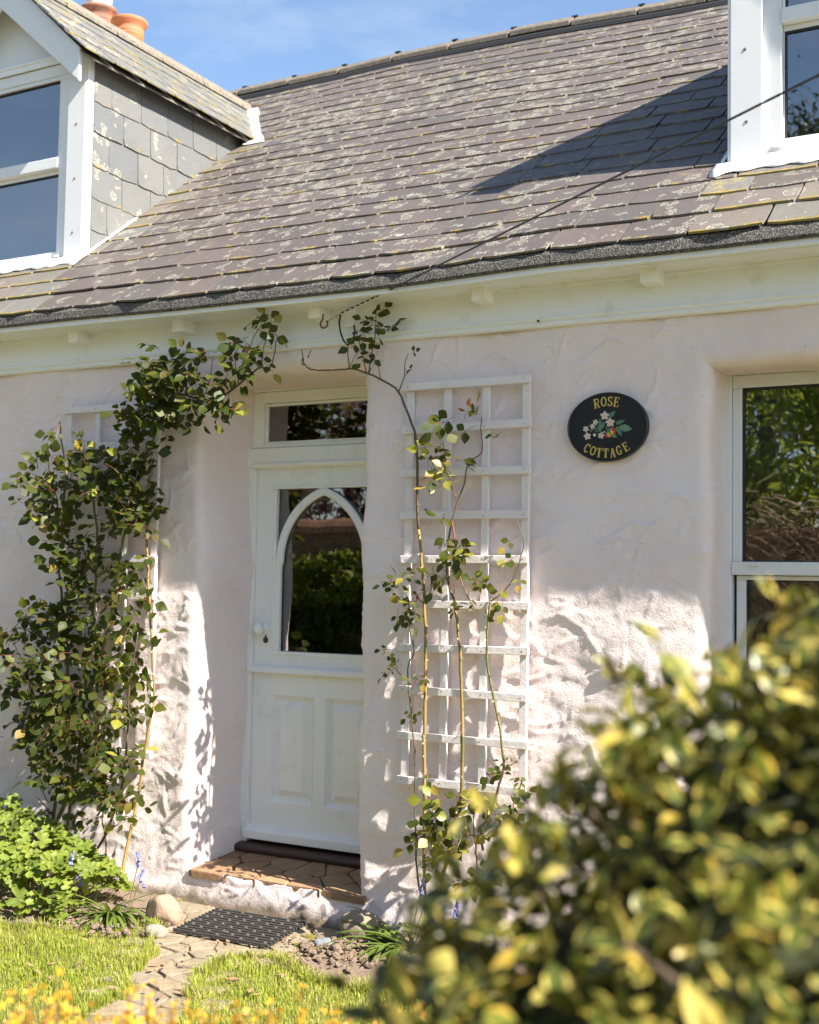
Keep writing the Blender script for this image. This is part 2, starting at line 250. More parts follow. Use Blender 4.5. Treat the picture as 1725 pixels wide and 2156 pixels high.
class MB:
    def __init__(s): s.v = []; s.f = []; s.uv = []
    def add(s, v, f, uv=None):
        o = len(s.v); s.v += [tuple(p) for p in v]; s.f += [tuple(i + o for i in q) for q in f]; s.uv += list(uv) if uv is not None else [(0, 0)] * len(v)
    def box(s, x0, x1, y0, y1, z0, z1):
        s.add([(x0, y0, z0), (x1, y0, z0), (x1, y1, z0), (x0, y1, z0), (x0, y0, z1), (x1, y0, z1), (x1, y1, z1), (x0, y1, z1)],
              [(0, 3, 2, 1), (4, 5, 6, 7), (0, 1, 5, 4), (1, 2, 6, 5), (2, 3, 7, 6), (3, 0, 4, 7)])
    def tube(s, pts, r, n=6, cap=True):
        pts = [Vector(p) for p in pts]; m = len(pts); rr = r if isinstance(r, (list, tuple)) else [r] * m; v = []; prev = None
        for i, p in enumerate(pts):
            d = (pts[min(i + 1, m - 1)] - pts[max(i - 1, 0)]).normalized()
            a = prev if prev is not None else (Vector((0, 0, 1)) if abs(d.z) < 0.9 else Vector((1, 0, 0)))
            x = (a - d * a.dot(d)).normalized(); prev = x; y = d.cross(x)
            for k in range(n):
                t = 2 * math.pi * k / n; v.append(p + (x * math.cos(t) + y * math.sin(t)) * rr[i])
        f = [(i * n + k, i * n + (k + 1) % n, (i + 1) * n + (k + 1) % n, (i + 1) * n + k) for i in range(m - 1) for k in range(n)]
        if cap: f += [tuple(range(n - 1, -1, -1)), tuple(range((m - 1) * n, m * n))]
        s.add(v, f)
    def lathe(s, c, prof, n=24, axis=(0, 0, 1)):
        c = Vector(c); q = Vector((0, 0, 1)).rotation_difference(Vector(axis)); v = []
        for r, h in prof:
            for k in range(n):
                t = 2 * math.pi * k / n; v.append(c + q @ Vector((r * math.cos(t), r * math.sin(t), h)))
        m = len(prof); f = [(i * n + k, i * n + (k + 1) % n, (i + 1) * n + (k + 1) % n, (i + 1) * n + k) for i in range(m - 1) for k in range(n)]
        f += [tuple(range(n - 1, -1, -1)), tuple(range((m - 1) * n, m * n))]; s.add(v, f)
    def prism(s, poly, thick, off=(0, 0, 0), top_in=0.0):     # poly: 3D outline; thick: extrusion vector
        n = len(poly); P = [Vector(p) for p in poly]; T = Vector(thick); c = sum(P, Vector()) / n
        top = [p + T + (c - p) * top_in for p in P]
        s.add(P + top, [tuple(range(n - 1, -1, -1)), tuple(range(n, 2 * n))] + [(i, (i + 1) % n, n + (i + 1) % n, n + i) for i in range(n)])
    def sweep_x(s, prof, xs, dz=lambda x: 0.0):               # closed (y,z) profile swept along x
        n = len(prof); v = [(x, y, z + dz(x)) for x in xs for y, z in prof]
        f = [(i * n + k, (i + 1) * n + k, (i + 1) * n + (k + 1) % n, i * n + (k + 1) % n) for i in range(len(xs) - 1) for k in range(n)]
        f += [tuple(range(n)), tuple(range(len(xs) * n - 1, (len(xs) - 1) * n - 1, -1))]; s.add(v, f)
    def mesh(s, name, smooth=False, fix=True, uv=False):
        me = mesh(name, s.v, s.f, s.uv if uv else None, smooth)
        if fix:
            b = bmesh.new(); b.from_mesh(me); bmesh.ops.recalc_face_normals(b, faces=b.faces); b.to_mesh(me); b.free()
        return me
    def build(s, name, mat, parent=None, smooth=False, bevel=0.0, fix=True, uv=False, seg=2):
        o = piece(name, s.mesh(name, smooth, fix, uv), mat, parent)
        if bevel:
            b = o.modifiers.new('edge', 'BEVEL'); b.width = bevel; b.segments = seg; b.limit_method = 'ANGLE'; b.angle_limit = math.radians(40)
            if smooth: pass
        if smooth and bevel == 0: pass
        return o
def piece(name, me, mat, parent=None, mtx=None):
    if mat is not None and not me.materials: me.materials.append(MT[mat])
    o = bpy.data.objects.new(name, me); C.objects.link(o)
    if parent is not None:
        o.parent = parent
        if parent.type == 'EMPTY': o.matrix_parent_inverse = Matrix.Translation(-parent.location)
    if mtx is not None: o.matrix_basis = mtx
    return o
def thing(name, label, cat, loc, group=None):
    o = bpy.data.objects.new(name, None); C.objects.link(o); o.location = loc; o.empty_display_size = 0.1
    o['label'] = label; o['category'] = cat
    if group: o['group'] = group
    return o
def tag(o, label, cat, group=None, kind=None):
    if label: o['label'] = label
    if cat: o['category'] = cat
    if group: o['group'] = group
    if kind: o['kind'] = kind
    return o
def struct(o): o['kind'] = 'structure'; return o
def stuff(o): o['kind'] = 'stuff'; return o
def frame(pos, d, n, s=1.0):                                   # matrix: local y along d, local z along n
    d = Vector(d).normalized(); n = Vector(n); n = (n - d * n.dot(d)); n = n.normalized() if n.length > 1e-5 else d.orthogonal().normalized()
    x = d.cross(n); sx, sy, sz = (s, s, s) if not isinstance(s, (tuple, list)) else s
    return Matrix(((x.x * sx, d.x * sy, n.x * sz, pos[0]), (x.y * sx, d.y * sy, n.y * sz, pos[1]), (x.z * sx, d.z * sy, n.z * sz, pos[2]), (0, 0, 0, 1)))
def U(a, b): return random.uniform(a, b)
def rv(s=1.0): return Vector((random.gauss(0, s), random.gauss(0, s), random.gauss(0, s)))

# ================================================================ THE COTTAGE
house = thing('cottage', 'pale pink rendered cottage with a slate roof and two dormers', 'cottage', (0.1, 0.0, 0.0))
# ---------------------------------------------------------------- wall with deep door recess and window opening
R0 = 0.055
def xL(z): return -0.315 - 0.012 * math.sin(z * 3.1) + 0.010 * math.sin(z * 7.7 + 1)
def xR(z): return 0.630 - 0.016 * (z / 2.5) + 0.010 * math.sin(z * 5.3 + 2) + 0.006 * math.sin(z * 13)
ZS, ZT, ZWB, ZWT, XW0, XW1, ZTOP = 0.155, 2.572, 0.95, 2.495, 2.262, 3.42, 2.80
DB = 0.368                                                      # depth of the door recess
def lin(a, b, st): return list(np.linspace(a, b, max(2, int(math.ceil((b - a) / st)) + 1)))
def rows(bp, st):
    o = []
    for a, b in zip(bp[:-1], bp[1:]): o += lin(a, b, st)[:-1]
    return o + [bp[-1]]
ST = 0.0092
zr = rows([-0.08, ZS, ZWB - R0, ZWT + R0, ZT + R0, ZTOP], ST)
WV, WN, WF = [], [], []
def grid(pts, nrm):
    o = len(WV); a = len(pts); b = len(pts[0])
    for r, q in zip(pts, nrm): WV.extend(r); WN.extend(q)
    for i in range(a - 1):
        for j in range(b - 1): WF.append((o + i * b + j, o + i * b + j + 1, o + (i + 1) * b + j + 1, o + (i + 1) * b + j))
def flat(zs, x0, x1, n):
    P = [[(x0(z) + (x1(z) - x0(z)) * k / n, 0.0, z) for k in range(n + 1)] for z in zs]; grid(P, [[(0, -1, 0)] * (n + 1) for _ in zs])
nD = 112; nW = 70
def zsel(a, b): return [z for z in zr if a - 1e-6 <= z <= b + 1e-6]
flat(zr, lambda z: -2.3, lambda z: xL(z) - R0, 212)
flat(zr, lambda z: -4.2, lambda z: -2.3, 40)
flat(zr, lambda z: xR(z) + R0, lambda z: XW0 - R0, 172)
flat(zr, lambda z: XW1 + R0, lambda z: 5.6, 50)
flat(zsel(-1, ZS), lambda z: xL(z) - R0, lambda z: xR(z) + R0, nD)
flat(zsel(ZT + R0, 9), lambda z: xL(z) - R0, lambda z: xR(z) + R0, nD)
flat(zsel(-1, ZWB - R0), lambda z: XW0 - R0, lambda z: XW1 + R0, nW)
flat(zsel(ZWT + R0, 9), lambda z: XW0 - R0, lambda z: XW1 + R0, nW)
def reveal(B, I, K, out, nb):                                   # B: hole edge at y=0; I: true edge at y=R0; K: back edge; out: normal there
    P, N = [], []
    for b, i, k, n in zip(B, I, K, out):
        b, i, k, n = Vector(b), Vector(i), Vector(k), Vector(n); r = []; q = []
        for s in range(6):
            th = s / 5 * math.pi / 2; r.append(tuple(b + (i - b) * math.sin(th) + Vector((0, R0 * (1 - math.cos(th)), 0)))); q.append(tuple((n * math.sin(th) + Vector((0, -1, 0)) * math.cos(th)).normalized()))
        for s in range(1, nb + 1): r.append(tuple((i + Vector((0, R0, 0))) .lerp(k, s / nb))); q.append(tuple(n))
        P.append(r); N.append(q)
    grid(P, N)
def opening(zs, l, r, zt, yb, splay, zbk, nb, nx):
    zz = zs
    reveal([(l(z) - R0, 0, z) for z in zz], [(l(z) if z < zt else l(zt), 0, min(z, zt)) for z in zz], [((l(z) if z < zt else l(zt)) - splay, yb, min(z, zt) if z < zt - 0.001 else zbk) for z in zz], [(1, 0, 0)] * len(zz), nb)
    reveal([(r(z) + R0, 0, z) for z in zz], [(r(z) if z < zt else r(zt), 0, min(z, zt)) for z in zz], [((r(z) if z < zt else r(zt)) + splay, yb, min(z, zt) if z < zt - 0.001 else zbk) for z in zz], [(-1, 0, 0)] * len(zz), nb)
    ts = [k / nx for k in range(nx + 1)]; zt2 = zt + R0
    reveal([(l(zt2) - R0 + (r(zt2) - l(zt2) + 2 * R0) * t, 0, zt2) for t in ts], [(l(zt) + (r(zt) - l(zt)) * t, 0, zt) for t in ts], [(l(zt) - splay + (r(zt) - l(zt) + 2 * splay) * t, yb, zbk) for t in ts], [(0, 0, -1)] * (nx + 1), nb)
opening(zsel(ZS, ZT + R0), xL, xR, ZT, DB, -0.045, 2.602, 34, nD)
o_ = [(lambda x: [(x, 0, ZS), (x, 0.004, ZS + 0.004), (x, 0.012, ZS + 0.0055), (x, 0.05, ZS + 0.004)])(xL(ZS) - R0 + (xR(ZS) - xL(ZS) + 2 * R0) * k / nD) for k in range(nD + 1)]
grid(o_, [[(0, -1, 0), (0, -0.9, 0.3), (0, -0.2, 0.2), (0, 0, 0.1)]] * (nD + 1))
opening(zsel(ZWB - R0, ZWT + R0), lambda z: XW0, lambda z: XW1, ZWT, 0.235, 0.0, ZWT + 0.005, 16, nW)
WV = np.array(WV); WN = np.array(WN)
WV[:, 2] += 0.05 * np.exp(-((WV[:, 0] - 0.2) / 0.42) ** 2) * np.clip((WV[:, 2] - 2.2) / 0.35, 0, 1) * np.clip((2.76 - WV[:, 2]) / 0.12, 0, 1) * np.clip(1 - WV[:, 1] / 0.36, 0, 1)
near = (WV[:, 0] > -2.35) & (WV[:, 0] < 3.6)
h = np.zeros(len(WV))
for i in range(len(WV)):
    p = WV[i]; v = Vector((p[0], p[1], p[2]))
    a = mn.noise(v * 1.7) * 0.016 + mn.noise(v * 4.3 + Vector((3, 1, 7))) * 0.0068
    if near[i]:
        w = v + Vector((mn.noise(v * 6), mn.noise(v * 6 + Vector((5, 5, 5))), mn.noise(v * 6 + Vector((9, 1, 4))))) * 0.05
        a += mn.noise(Vector((w.x * 9, w.y * 9, w.z * 14))) * 0.0034 + mn.noise(w * 24) * 0.0018 + mn.noise(v * 48) * 0.0007 + max(0.0, mn.noise(v * 60) - 0.42) * 0.009
    h[i] = a
# trowel strokes: slivers that rise slowly and stop at a sharp lip
rs = np.random.default_rng(5)
dw = np.array([[mn.noise(Vector((p[0] * 11, p[2] * 11, 2))), mn.noise(Vector((p[0] * 11, p[2] * 11, 8)))] for p in WV]) * 0.012
for k in range(1900):
    cx, cz = rs.uniform(-2.3, 3.5), rs.uniform(-0.05, 2.7); L = rs.uniform(0.03, 0.10); B = rs.uniform(0.016, 0.050); an = rs.normal(0.25, 0.6); A = rs.uniform(0.0016, 0.0050) * (1.0 if cz < 1.7 else 1.5); bend = rs.uniform(-3, 3)
    m = np.nonzero((np.abs(WV[:, 0] - cx) < 0.2) & (np.abs(WV[:, 2] - cz) < 0.2))[0]
    if not len(m): continue
    dx, dz = WV[m, 0] - cx + dw[m, 0], WV[m, 2] - cz + dw[m, 1]; a = dx * math.cos(an) + dz * math.sin(an); b = -dx * math.sin(an) + dz * math.cos(an) + bend * a * a
    q = np.where(b > 0, np.clip(1 - b / (B * 0.30), 0, 1), np.clip(1 + b / B, 0, 1) ** 1.3); q = q * q * (3 - 2 * q) * np.exp(-(a / L) ** 2)
    h[m] += A * q * np.where(WV[m, 1] > 0.3, 0.5, 1.0)
# lip of the step: the render turns in under the paving
# flared, rougher foot
h += 0.03 * np.exp(-np.clip(WV[:, 2], 0, 9) / 0.07) * (WV[:, 1] < 0.06)
WV2 = WV + WN * h[:, None]
wall_me = np_mesh('wall', WV2, WF, smooth=True)
bm = bmesh.new(); bm.from_mesh(wall_me); bmesh.ops.remove_doubles(bm, verts=bm.verts, dist=0.004); bmesh.ops.recalc_face_normals(bm, faces=bm.faces)
if sum(f.normal.y for f in bm.faces) > 0: bmesh.ops.reverse_faces(bm, faces=bm.faces)
bm.to_mesh(wall_me); bm.free()
wall_me.polygons.foreach_set('use_smooth', [True] * len(wall_me.polygons))
piece('wall', wall_me, 'render', house)
# house body behind: closes the rooms off from daylight
m = MB(); m.box(-4.2, -4.0, 0.06, 6.0, -0.1, 2.9); m.box(5.4, 5.6, 0.06, 6.0, -0.1, 2.9); m.box(-4.2, 5.6, 6.0, 6.2, -0.1, 2.9)
for s in (-4.1, 5.5): m.add([(s - 0.1, -0.2, 2.9), (s - 0.1, 6.2, 2.9), (s - 0.1, 3.0, 5.36), (s + 0.1, -0.2, 2.9), (s + 0.1, 6.2, 2.9), (s + 0.1, 3.0, 5.36)], [(0, 1, 2), (3, 5, 4), (0, 3, 4, 1), (1, 4, 5, 2), (2, 5, 3, 0)])
m.build('gable_wall', 'render', house)
m = MB(); m.box(-4.0, 5.4, 0.7, 5.95, -0.09, 0.10); m.box(-4.0, 5.4, 0.72, 5.95, 2.60, 2.62); m.box(-4.0, 5.4, 2.2, 2.25, 0.10, 2.60); m.box(1.30, 1.35, 0.72, 2.2, 0.10, 2.60); m.box(-0.95, -0.90, 0.72, 2.2, 0.10, 2.60)
m.build('interior_partition', 'interior', house)
# ---------------------------------------------------------------- roof shape
EX = [-4.2, -1.5, -0.5, 0.3, 1.0, 1.65, 2.25, 2.75, 5.6]; EZ = [2.985, 2.982, 2.968, 2.957, 2.955, 2.966, 2.961, 2.958, 2.955]
RX = [-4.2, -2.5, -1.45, -0.85, 0.27, 1.26, 2.4, 5.6]; RZ = [5.52, 5.522, 5.520, 5.532, 5.516, 5.472, 5.45, 5.45]
EY, RY = -0.25, 3.02; SL = 4.13
def eavez(x): return float(np.interp(x, EX, EZ))
def roofp(x, t):                                                # t = distance up the slope in metres
    s = t / SL; z0 = eavez(x) + 0.012; z1 = float(np.interp(x, RX, RZ)); wob = 0.010 * mn.noise(Vector((x * 1.3, t * 1.7, 0))) if 0 < s < 1 else 0
    return Vector((x, EY + (RY - EY) * s, z0 + (z1 - z0) * s + wob))
RN = Vector((0, -0.612, 0.79)).normalized()
xs = lin(-4.2, 5.6, 0.2); v = []; f = []; ts = lin(-0.0, SL, 0.2); nt = len(ts)
for x in xs:
    for tt in ts: v.append(roofp(x, tt) - RN * 0.022)
f = [(i * nt + j, (i + 1) * nt + j, (i + 1) * nt + j + 1, i * nt + j + 1) for i in range(len(xs) - 1) for j in range(nt - 1)]
o0 = len(v)
v += [(-4.2, 3.02, 5.45), (5.6, 3.02, 5.40), (-4.2, 6.3, 2.9), (5.6, 6.3, 2.9)]; f.append((o0, o0 + 1, o0 + 3, o0 + 2))
roof = piece('roof', mesh('roof', v, f), 'interior', house)
roof['label'] = 'main roof of purple grey slates spotted with lichen'
# slates
def slate_mesh(k, L=0.36, t=0.009):
    r = random.Random(100 + k); j = lambda a: r.uniform(-a, a); ch = r.uniform(0.005, 0.03); ch2 = r.uniform(0.005, 0.03)
    out = [(-0.5, L), (-0.5 + j(0.006), 0.05), (-0.5 + ch, 0.006 + j(0.004)), (-0.25, j(0.004)), (0.0, j(0.005)), (0.25, j(0.004)), (0.5 - ch2, 0.006 + j(0.004)), (0.5 + j(0.006), 0.05), (0.5, L)]
    n = len(out); v = [(x, y, 0) for x, y in out] + [(x * 0.994, y + 0.002 if y < 0.2 else y, t + j(0.0008)) for x, y in out]
    f = [tuple(range(n)), tuple(range(2 * n - 1, n - 1, -1))] + [((i + 1) % n, i, n + i, n + (i + 1) % n) for i in range(n)]
    uv = [(x * 0.3, y) for x, y in out] * 2
    me = mesh('slate', v, f, uv); b = bmesh.new(); b.from_mesh(me); bmesh.ops.recalc_face_normals(b, faces=b.faces); b.to_mesh(me); b.free(); return me
SM = [slate_mesh(k) for k in range(9)]; SMP = [s.copy() for s in SM]; SMG = [slate_mesh(20 + k, 0.34, 0.006) for k in range(6)]; SMD = [slate_mesh(40 + k, 0.34, 0.007) for k in range(6)]
for s in SM: s.materials.append(MT['purple_slate'])
for s in SMP: s.materials.append(MT['pale_slate'])
for s in SMG: s.materials.append(MT['grey_slate'])
for s in SMD: s.materials.append(MT['dormer_slate'])
GA = SL / 22.6
far_v, far_f, far_uv = [], [], []; n_sl = 0
random.seed(11)
for i in range(23):
    t0 = i * GA + (0.0 if i else -0.012); x = -3.3 + (i % 2) * 0.15 + U(-0.05, 0.05)
    while x < 3.9:
        w = U(0.27, 0.34) if random.random() < 0.82 else U(0.19, 0.27); xc = x + w / 2; x += w + U(0.002, 0.006)
        y = EY + (RY - EY) * (t0 / SL)
        if y > 0.30 and t0 + 0.1 > 0 and (xc > 2.40 and y < 2.6): continue
        if 0.30 < y < 1.72 and xc < -1.60: continue
        if 1.72 <= y < 2.7 and xc < -1.60 - (y - 1.72) * 0.75: continue
        p0 = roofp(xc, t0); p1 = roofp(xc, t0 + 0.3); px = (roofp(xc + 0.1, t0 + 0.1) - roofp(xc - 0.1, t0 + 0.1)).normalized()
        d = (p1 - p0).normalized(); n = px.cross(d).normalized()
        lift = 0.0125 + U(-0.0008, 0.0035) - (0.009 if i == 0 else 0)
        d = (d - n * (lift / 0.36)).normalized(); d = (d + px * random.gauss(0, 0.007)).normalized(); n = px.cross(d).normalized()
        q = p0 + n * lift + d * random.gauss(0, 0.0035)
        Mx = Matrix(((px.x * w, d.x, n.x, q.x), (px.y * w, d.y, n.y, q.y), (px.z * w, d.z, n.z, q.z), (0, 0, 0, 1)))
        k = random.randrange(9); pale = (xc > 1.95 and y < 0.2 and random.random() < (0.85 if xc > 2.2 else 0.4)) or (xc < -1.25 and y < 0.32 and random.random() < 0.7) or (xc < -1.30 and y < 1.8)
        if n_sl < 205 and -2.4 < xc < 3.05:
            piece('slate', (SMP if pale else SM)[k], None, roof, Mx); n_sl += 1
        else:
            me = SM[k]; o = len(far_v); far_v += [tuple(Mx @ vv.co) for vv in me.vertices]; far_f += [tuple(a + o for a in pl.vertices) for pl in me.polygons]
            far_uv += [(c.co.x * 0.3, c.co.y) for c in me.vertices]
stuff(piece('upper_slating', mesh('upper_slating', far_v, far_f, far_uv), 'purple_slate_far', roof))
# ridge: stone tiles over a dark seal, with little black clips at the joints
m = MB(); xs = lin(-4.0, 5.4, 0.2)
def ridz(x): return float(np.interp(x, RX, RZ)) - 5.5
m.sweep_x([(2.86, 5.405), (2.865, 5.435), (3.02, 5.54), (3.175, 5.435), (3.17, 5.405), (3.02, 5.48)], xs, ridz); m.build('ridge_seal', 'gasket', roof)
x = -3.78; k = 0
while x < 3.4:
    w = 0.475 + U(-0.01, 0.01); m = MB(); e = U(-0.004, 0.004)
    m.sweep_x([(2.895, 5.462 + e), (2.895, 5.50 + e), (3.00, 5.572 + e), (3.03, 5.574 + e), (3.145, 5.50 + e), (3.145, 5.462 + e), (3.02, 5.53 + e)], [x + 0.006, x + w / 2, x + w - 0.006], ridz)
    m.build('ridge_tile', 'ridge_stone_dark', roof, bevel=0.006)
    m = MB(); m.box(x - 0.022, x + 0.022, 2.985, 3.03, 5.566 + ridz(x), 5.5765 + ridz(x)); m.build('ridge_clip', 'gasket', roof)
    x += w; k += 1
# ---------------------------------------------------------------- eaves: mineral felt gutter lip, boards, rafter feet
xs = lin(-4.2, 5.6, 0.1)
ez = lambda x: eavez(x) - 2.955 + 0.0018 * math.sin(x * 5)
lip = [(-0.205, 2.902), (-0.255, 2.902), (-0.262, 2.912), (-0.263, 2.945), (-0.257, 2.960), (-0.246, 2.968), (-0.215, 2.968)]
cuts = [-4.2, -0.62, -0.62 + 1.5, 2.20, 5.6]
for a, b in ((-4.2, -0.33), (-0.325, 1.665), (1.669, 5.6)):
    m = MB(); m.sweep_x(lip, lin(a, b, 0.08), ez); m.build('gutter_lip', 'felt', house, smooth=False)
m = MB(); m.sweep_x([(-0.215, 2.880), (-0.238, 2.880), (-0.240, 2.884), (-0.240, 2.918), (-0.215, 2.918)], xs, lambda x: (eavez(x) - 2.955) * 0.9); m.build('eaves_board', 'cream_white_paint', house)
m = MB(); m.sweep_x([(-0.214, 2.884), (-0.214, 2.90), (-0.02, 2.90), (-0.02, 2.884), (-0.195, 2.884), (-0.1955, 2.881), (-0.198, 2.881), (-0.1985, 2.884)], xs, lambda x: (eavez(x) - 2.955) * 0.8); m.build('soffit', 'cream_white_paint', house)
fz = lambda x: -0.0033 * (x - 0.3)
m = MB(); m.sweep_x([(-0.002, 2.714), (-0.022, 2.714), (-0.030, 2.718), (-0.034, 2.727), (-0.030, 2.736), (-0.036, 2.740), (-0.042, 2.747), (-0.042, 2.752), (-0.036, 2.757), (-0.0365, 2.7625), (-0.033, 2.764), (-0.033, 2.882), (-0.045, 2.886), (-0.045, 2.93), (-0.002, 2.93)], xs, fz); m.build('fascia', 'cream_white_paint', house)
for x1 in (-2.45, -1.765, -1.065, -0.356, 0.454, 1.31, 2.081, 2.85, 3.65):
    m = MB(); zz = eavez(x1) - 2.955 - 0.004; w = 0.068 + U(-0.006, 0.006); m.box(x1 - w, x1, -0.130, -0.028, 2.832 + zz * 0.5, 2.888 + zz); m.build('rafter_block', 'white_gloss_paint', house, bevel=0.003)
for (x, y, z) in [(-0.635,-0.045,2.672),(1.526,-0.045,2.732)]: m = MB(); m.lathe((x, -0.03, z), [(0.002, 0), (0.002, 0.022), (0.006, 0.022), (0.005, 0.026)], 8, (0.15, -1, 0.1)); m.build('nail', 'iron', house)
# iron hook under a rafter foot, junction box
m = MB(); hc = Vector([(0.462,-0.100,2.806)][0]); m.tube([hc + Vector((0.020 * math.cos(a), 0, 0.020 * math.sin(a))) for a in np.linspace(math.radians(120), math.radians(400), 14)], 0.0045, 6); m.tube([hc + Vector((-0.008, 0, 0.018)), hc + Vector((-0.006, 0, 0.045))], 0.005, 6); m.build('hook', 'rust', house)
bx = [(0.579,-0.050,2.837)][0]; m = MB(); m.box(bx[0] - 0.030, bx[0] + 0.030, -0.062, -0.03, bx[2] - 0.045, bx[2] + 0.045); m.build('junction_box', 'cream_white_paint', house, bevel=0.005)
# ---------------------------------------------------------------- chimney pots stand behind the left dormer
m = MB(); m.box(-4.75, -3.35, 3.0, 3.7, 5.2, 5.98); m.box(-4.82, -3.28, 2.93, 3.77, 5.98, 6.08); m.build('chimney_stack', 'render', house, bevel=0.01)
for (cx, cy, mt, top, rr) in ((-4.26, 3.30, 'terracotta_old', 6.775, 0.148), (-3.91, 3.32, 'terracotta', 6.60, 0.145)):
    H = top - 6.05; m = MB(); m.lathe((cx, cy, 6.05), [(rr * 0.98, 0), (rr * 0.88, H - 0.150), (rr * 0.905, H - 0.146), (rr * 0.905, H - 0.138), (rr * 0.88, H - 0.134), (rr * 0.885, H - 0.126), (rr * 0.91, H - 0.122), (rr * 0.91, H - 0.114), (rr * 0.89, H - 0.108), (rr * 0.90, H - 0.062), (rr * 1.08, H - 0.040), (rr * 1.14, H - 0.022), (rr * 1.12, H - 0.006), (rr * 1.04, H), (rr * 0.86, H), (rr * 0.8, H - 0.2)], 36)
    cp = m.build('chimney_pot', mt, house, smooth=True)
    cp['label'] = 'weathered taller chimney pot with a pale cowl' if mt.endswith('old') else 'bright orange shorter chimney pot'
    if mt.endswith('old'):
        m = MB(); m.lathe((cx, cy, top), [(0.10, -0.02), (0.11, 0.02), (0.105, 0.05), (0.115, 0.06), (0.115, 0.16), (0.10, 0.20), (0.14, 0.22), (0.10, 0.27)], 24); m.build('cowl', 'white_lead_paint', cp, smooth=True)

# ---------------------------------------------------------------- dormers
FY = 0.33                                                       # dormer front plane
def dormer(xc, sgn_detail):
    root = thing('dormer', None, None, (xc, FY, 3.4)); del root['label']; del root['category']; root.parent = house; root.matrix_parent_inverse = Matrix.Translation(-house.location)
    if sgn_detail < 0: root['label'] = 'left dormer with grey slate hung cheek'
    else: root['label'] = 'right dormer cut by the edge of the photo'
    hw = 0.615; ev = 4.592; ex = 0.72; sl = 0.90; apex = ev + ex * sl
    P = lambda n, mb, mat, **k: mb.build(n, mat, root, **k)
    # front: posts, head, gable panel
    for s in (-1, 1):
        x0, x1 = xc + s * 0.462, xc + s * 0.600; a, b = min(x0, x1), max(x0, x1)
        m = MB(); m.box(a, b, FY - 0.018, FY + 0.03, 3.425, 4.66); m.box(*(sorted((xc + s * 0.600, xc + s * 0.612))), FY - 0.014, FY + 0.06, 3.43, 4.66)
        po = P('corner_post', m, 'white_upvc', bevel=0.004)
        for zz in (3.60, 3.92, 4.245, 4.52):
            m = MB(); m.lathe((xc + s * 0.532 + U(-.004, .004), FY - 0.018, zz), [(0.0075, 0), (0.0075, 0.001), (0.006, 0.002), (0.002, 0.003)], 10, (0, -1, 0)); m.build('screw', 'rusty_screw', po)
    w = 0.465
    m = MB(); m.box(xc - w, xc + w, FY, FY + 0.06, 4.572, 4.64); m.box(xc - w, xc - 0.385, FY, FY + 0.06, 3.43, 4.572); m.box(xc + 0.385, xc + w, FY, FY + 0.06, 3.43, 4.572)
    m.box(xc - 0.385, xc + 0.385, FY + 0.001, FY + 0.055, 3.425, 3.508); wf = P('window_frame', m, 'white_upvc', bevel=0.004)
    m = MB(); m.box(xc - w - 0.005, xc + w + 0.005, FY - 0.012, FY + 0.02, 3.42, 3.452); m.build('window_sill', 'white_upvc', root, bevel=0.004)
    m = MB(); m.box(xc + w * -0.86 - 0.02, xc + w * -0.86 + 0.02, FY - 0.014, FY - 0.001, 3.472, 3.486); m.box(xc + w * 0.86 - 0.02, xc + w * 0.86 + 0.02, FY - 0.014, FY - 0.001, 3.472, 3.486); m.build('drain_cap', 'white_upvc', root)
    # sashes: the upper one stands in front
    m = MB(); m.box(xc - 0.384, xc + 0.384, FY - 0.010, FY + 0.03, 4.010, 4.075); m.box(xc - 0.384, xc + 0.384, FY + 0.006, FY + 0.05, 4.548, 4.571)
    for s in (-1, 1): m.box(*sorted((xc + s * 0.384, xc + s * 0.372)), FY + 0.004, FY + 0.05, 4.0755, 4.5475)
    P('upper_sash', m, 'white_upvc', bevel=0.004)
    m = MB(); m.box(xc - 0.384, xc + 0.384, FY + 0.032, FY + 0.052, 3.985, 4.020)
    for s in (-1, 1): m.box(*sorted((xc + s * 0.384, xc + s * 0.378)), FY + 0.032, FY + 0.052, 3.509, 3.985)
    P('lower_sash', m, 'white_upvc', bevel=0.003)
    for nm, yy, z0, z1, hx in (('upper_pane', FY + 0.028, 4.075, 4.548, 0.372), ('lower_pane', FY + 0.042, 3.505, 3.985, 0.378)):
        m = MB(); m.add([(xc - hx, yy, z0), (xc + hx, yy, z0), (xc + hx, yy, z1), (xc - hx, yy, z1)], [(0, 1, 2, 3)]); P(nm, m, 'glass', fix=False)
        m = MB()
        for a, b, c, d in ((-hx, hx, z1 - 0.009, z1), (-hx, hx, z0, z0 + 0.007), (-hx, -hx + 0.008, z0 + 0.007, z1 - 0.009), (hx - 0.008, hx, z0 + 0.007, z1 - 0.009)): m.box(xc + a, xc + b, yy - 0.010, yy - 0.003, c, d)
        P('gasket', m, 'gasket')
    m = MB(); m.box(xc - 0.55, xc + 0.55, FY + 0.36, FY + 0.38, 3.45, 4.62); P('blind', m, 'blind')
    # gable panel with a bead along its foot
    m = MB(); m.add([(xc - hw, FY - 0.004, 4.66), (xc + hw, FY - 0.004, 4.66), (xc, FY - 0.004, apex - 0.02), (xc - hw, FY + 0.05, 4.66), (xc + hw, FY + 0.05, 4.66), (xc, FY + 0.05, apex - 0.02)], [(0, 1, 2), (3, 5, 4), (0, 3, 4, 1), (1, 4, 5, 2), (2, 5, 3, 0)]); P('gable_panel', m, 'white_upvc')
    m = MB(); m.box(xc - hw + 0.05, xc + hw - 0.05, FY - 0.020, FY - 0.003, 4.640, 4.672); m.box(xc - hw + 0.05, xc + hw - 0.05, FY - 0.030, FY - 0.003, 4.672, 4.686); P('head_bead', m, 'cream_white_paint', bevel=0.003)
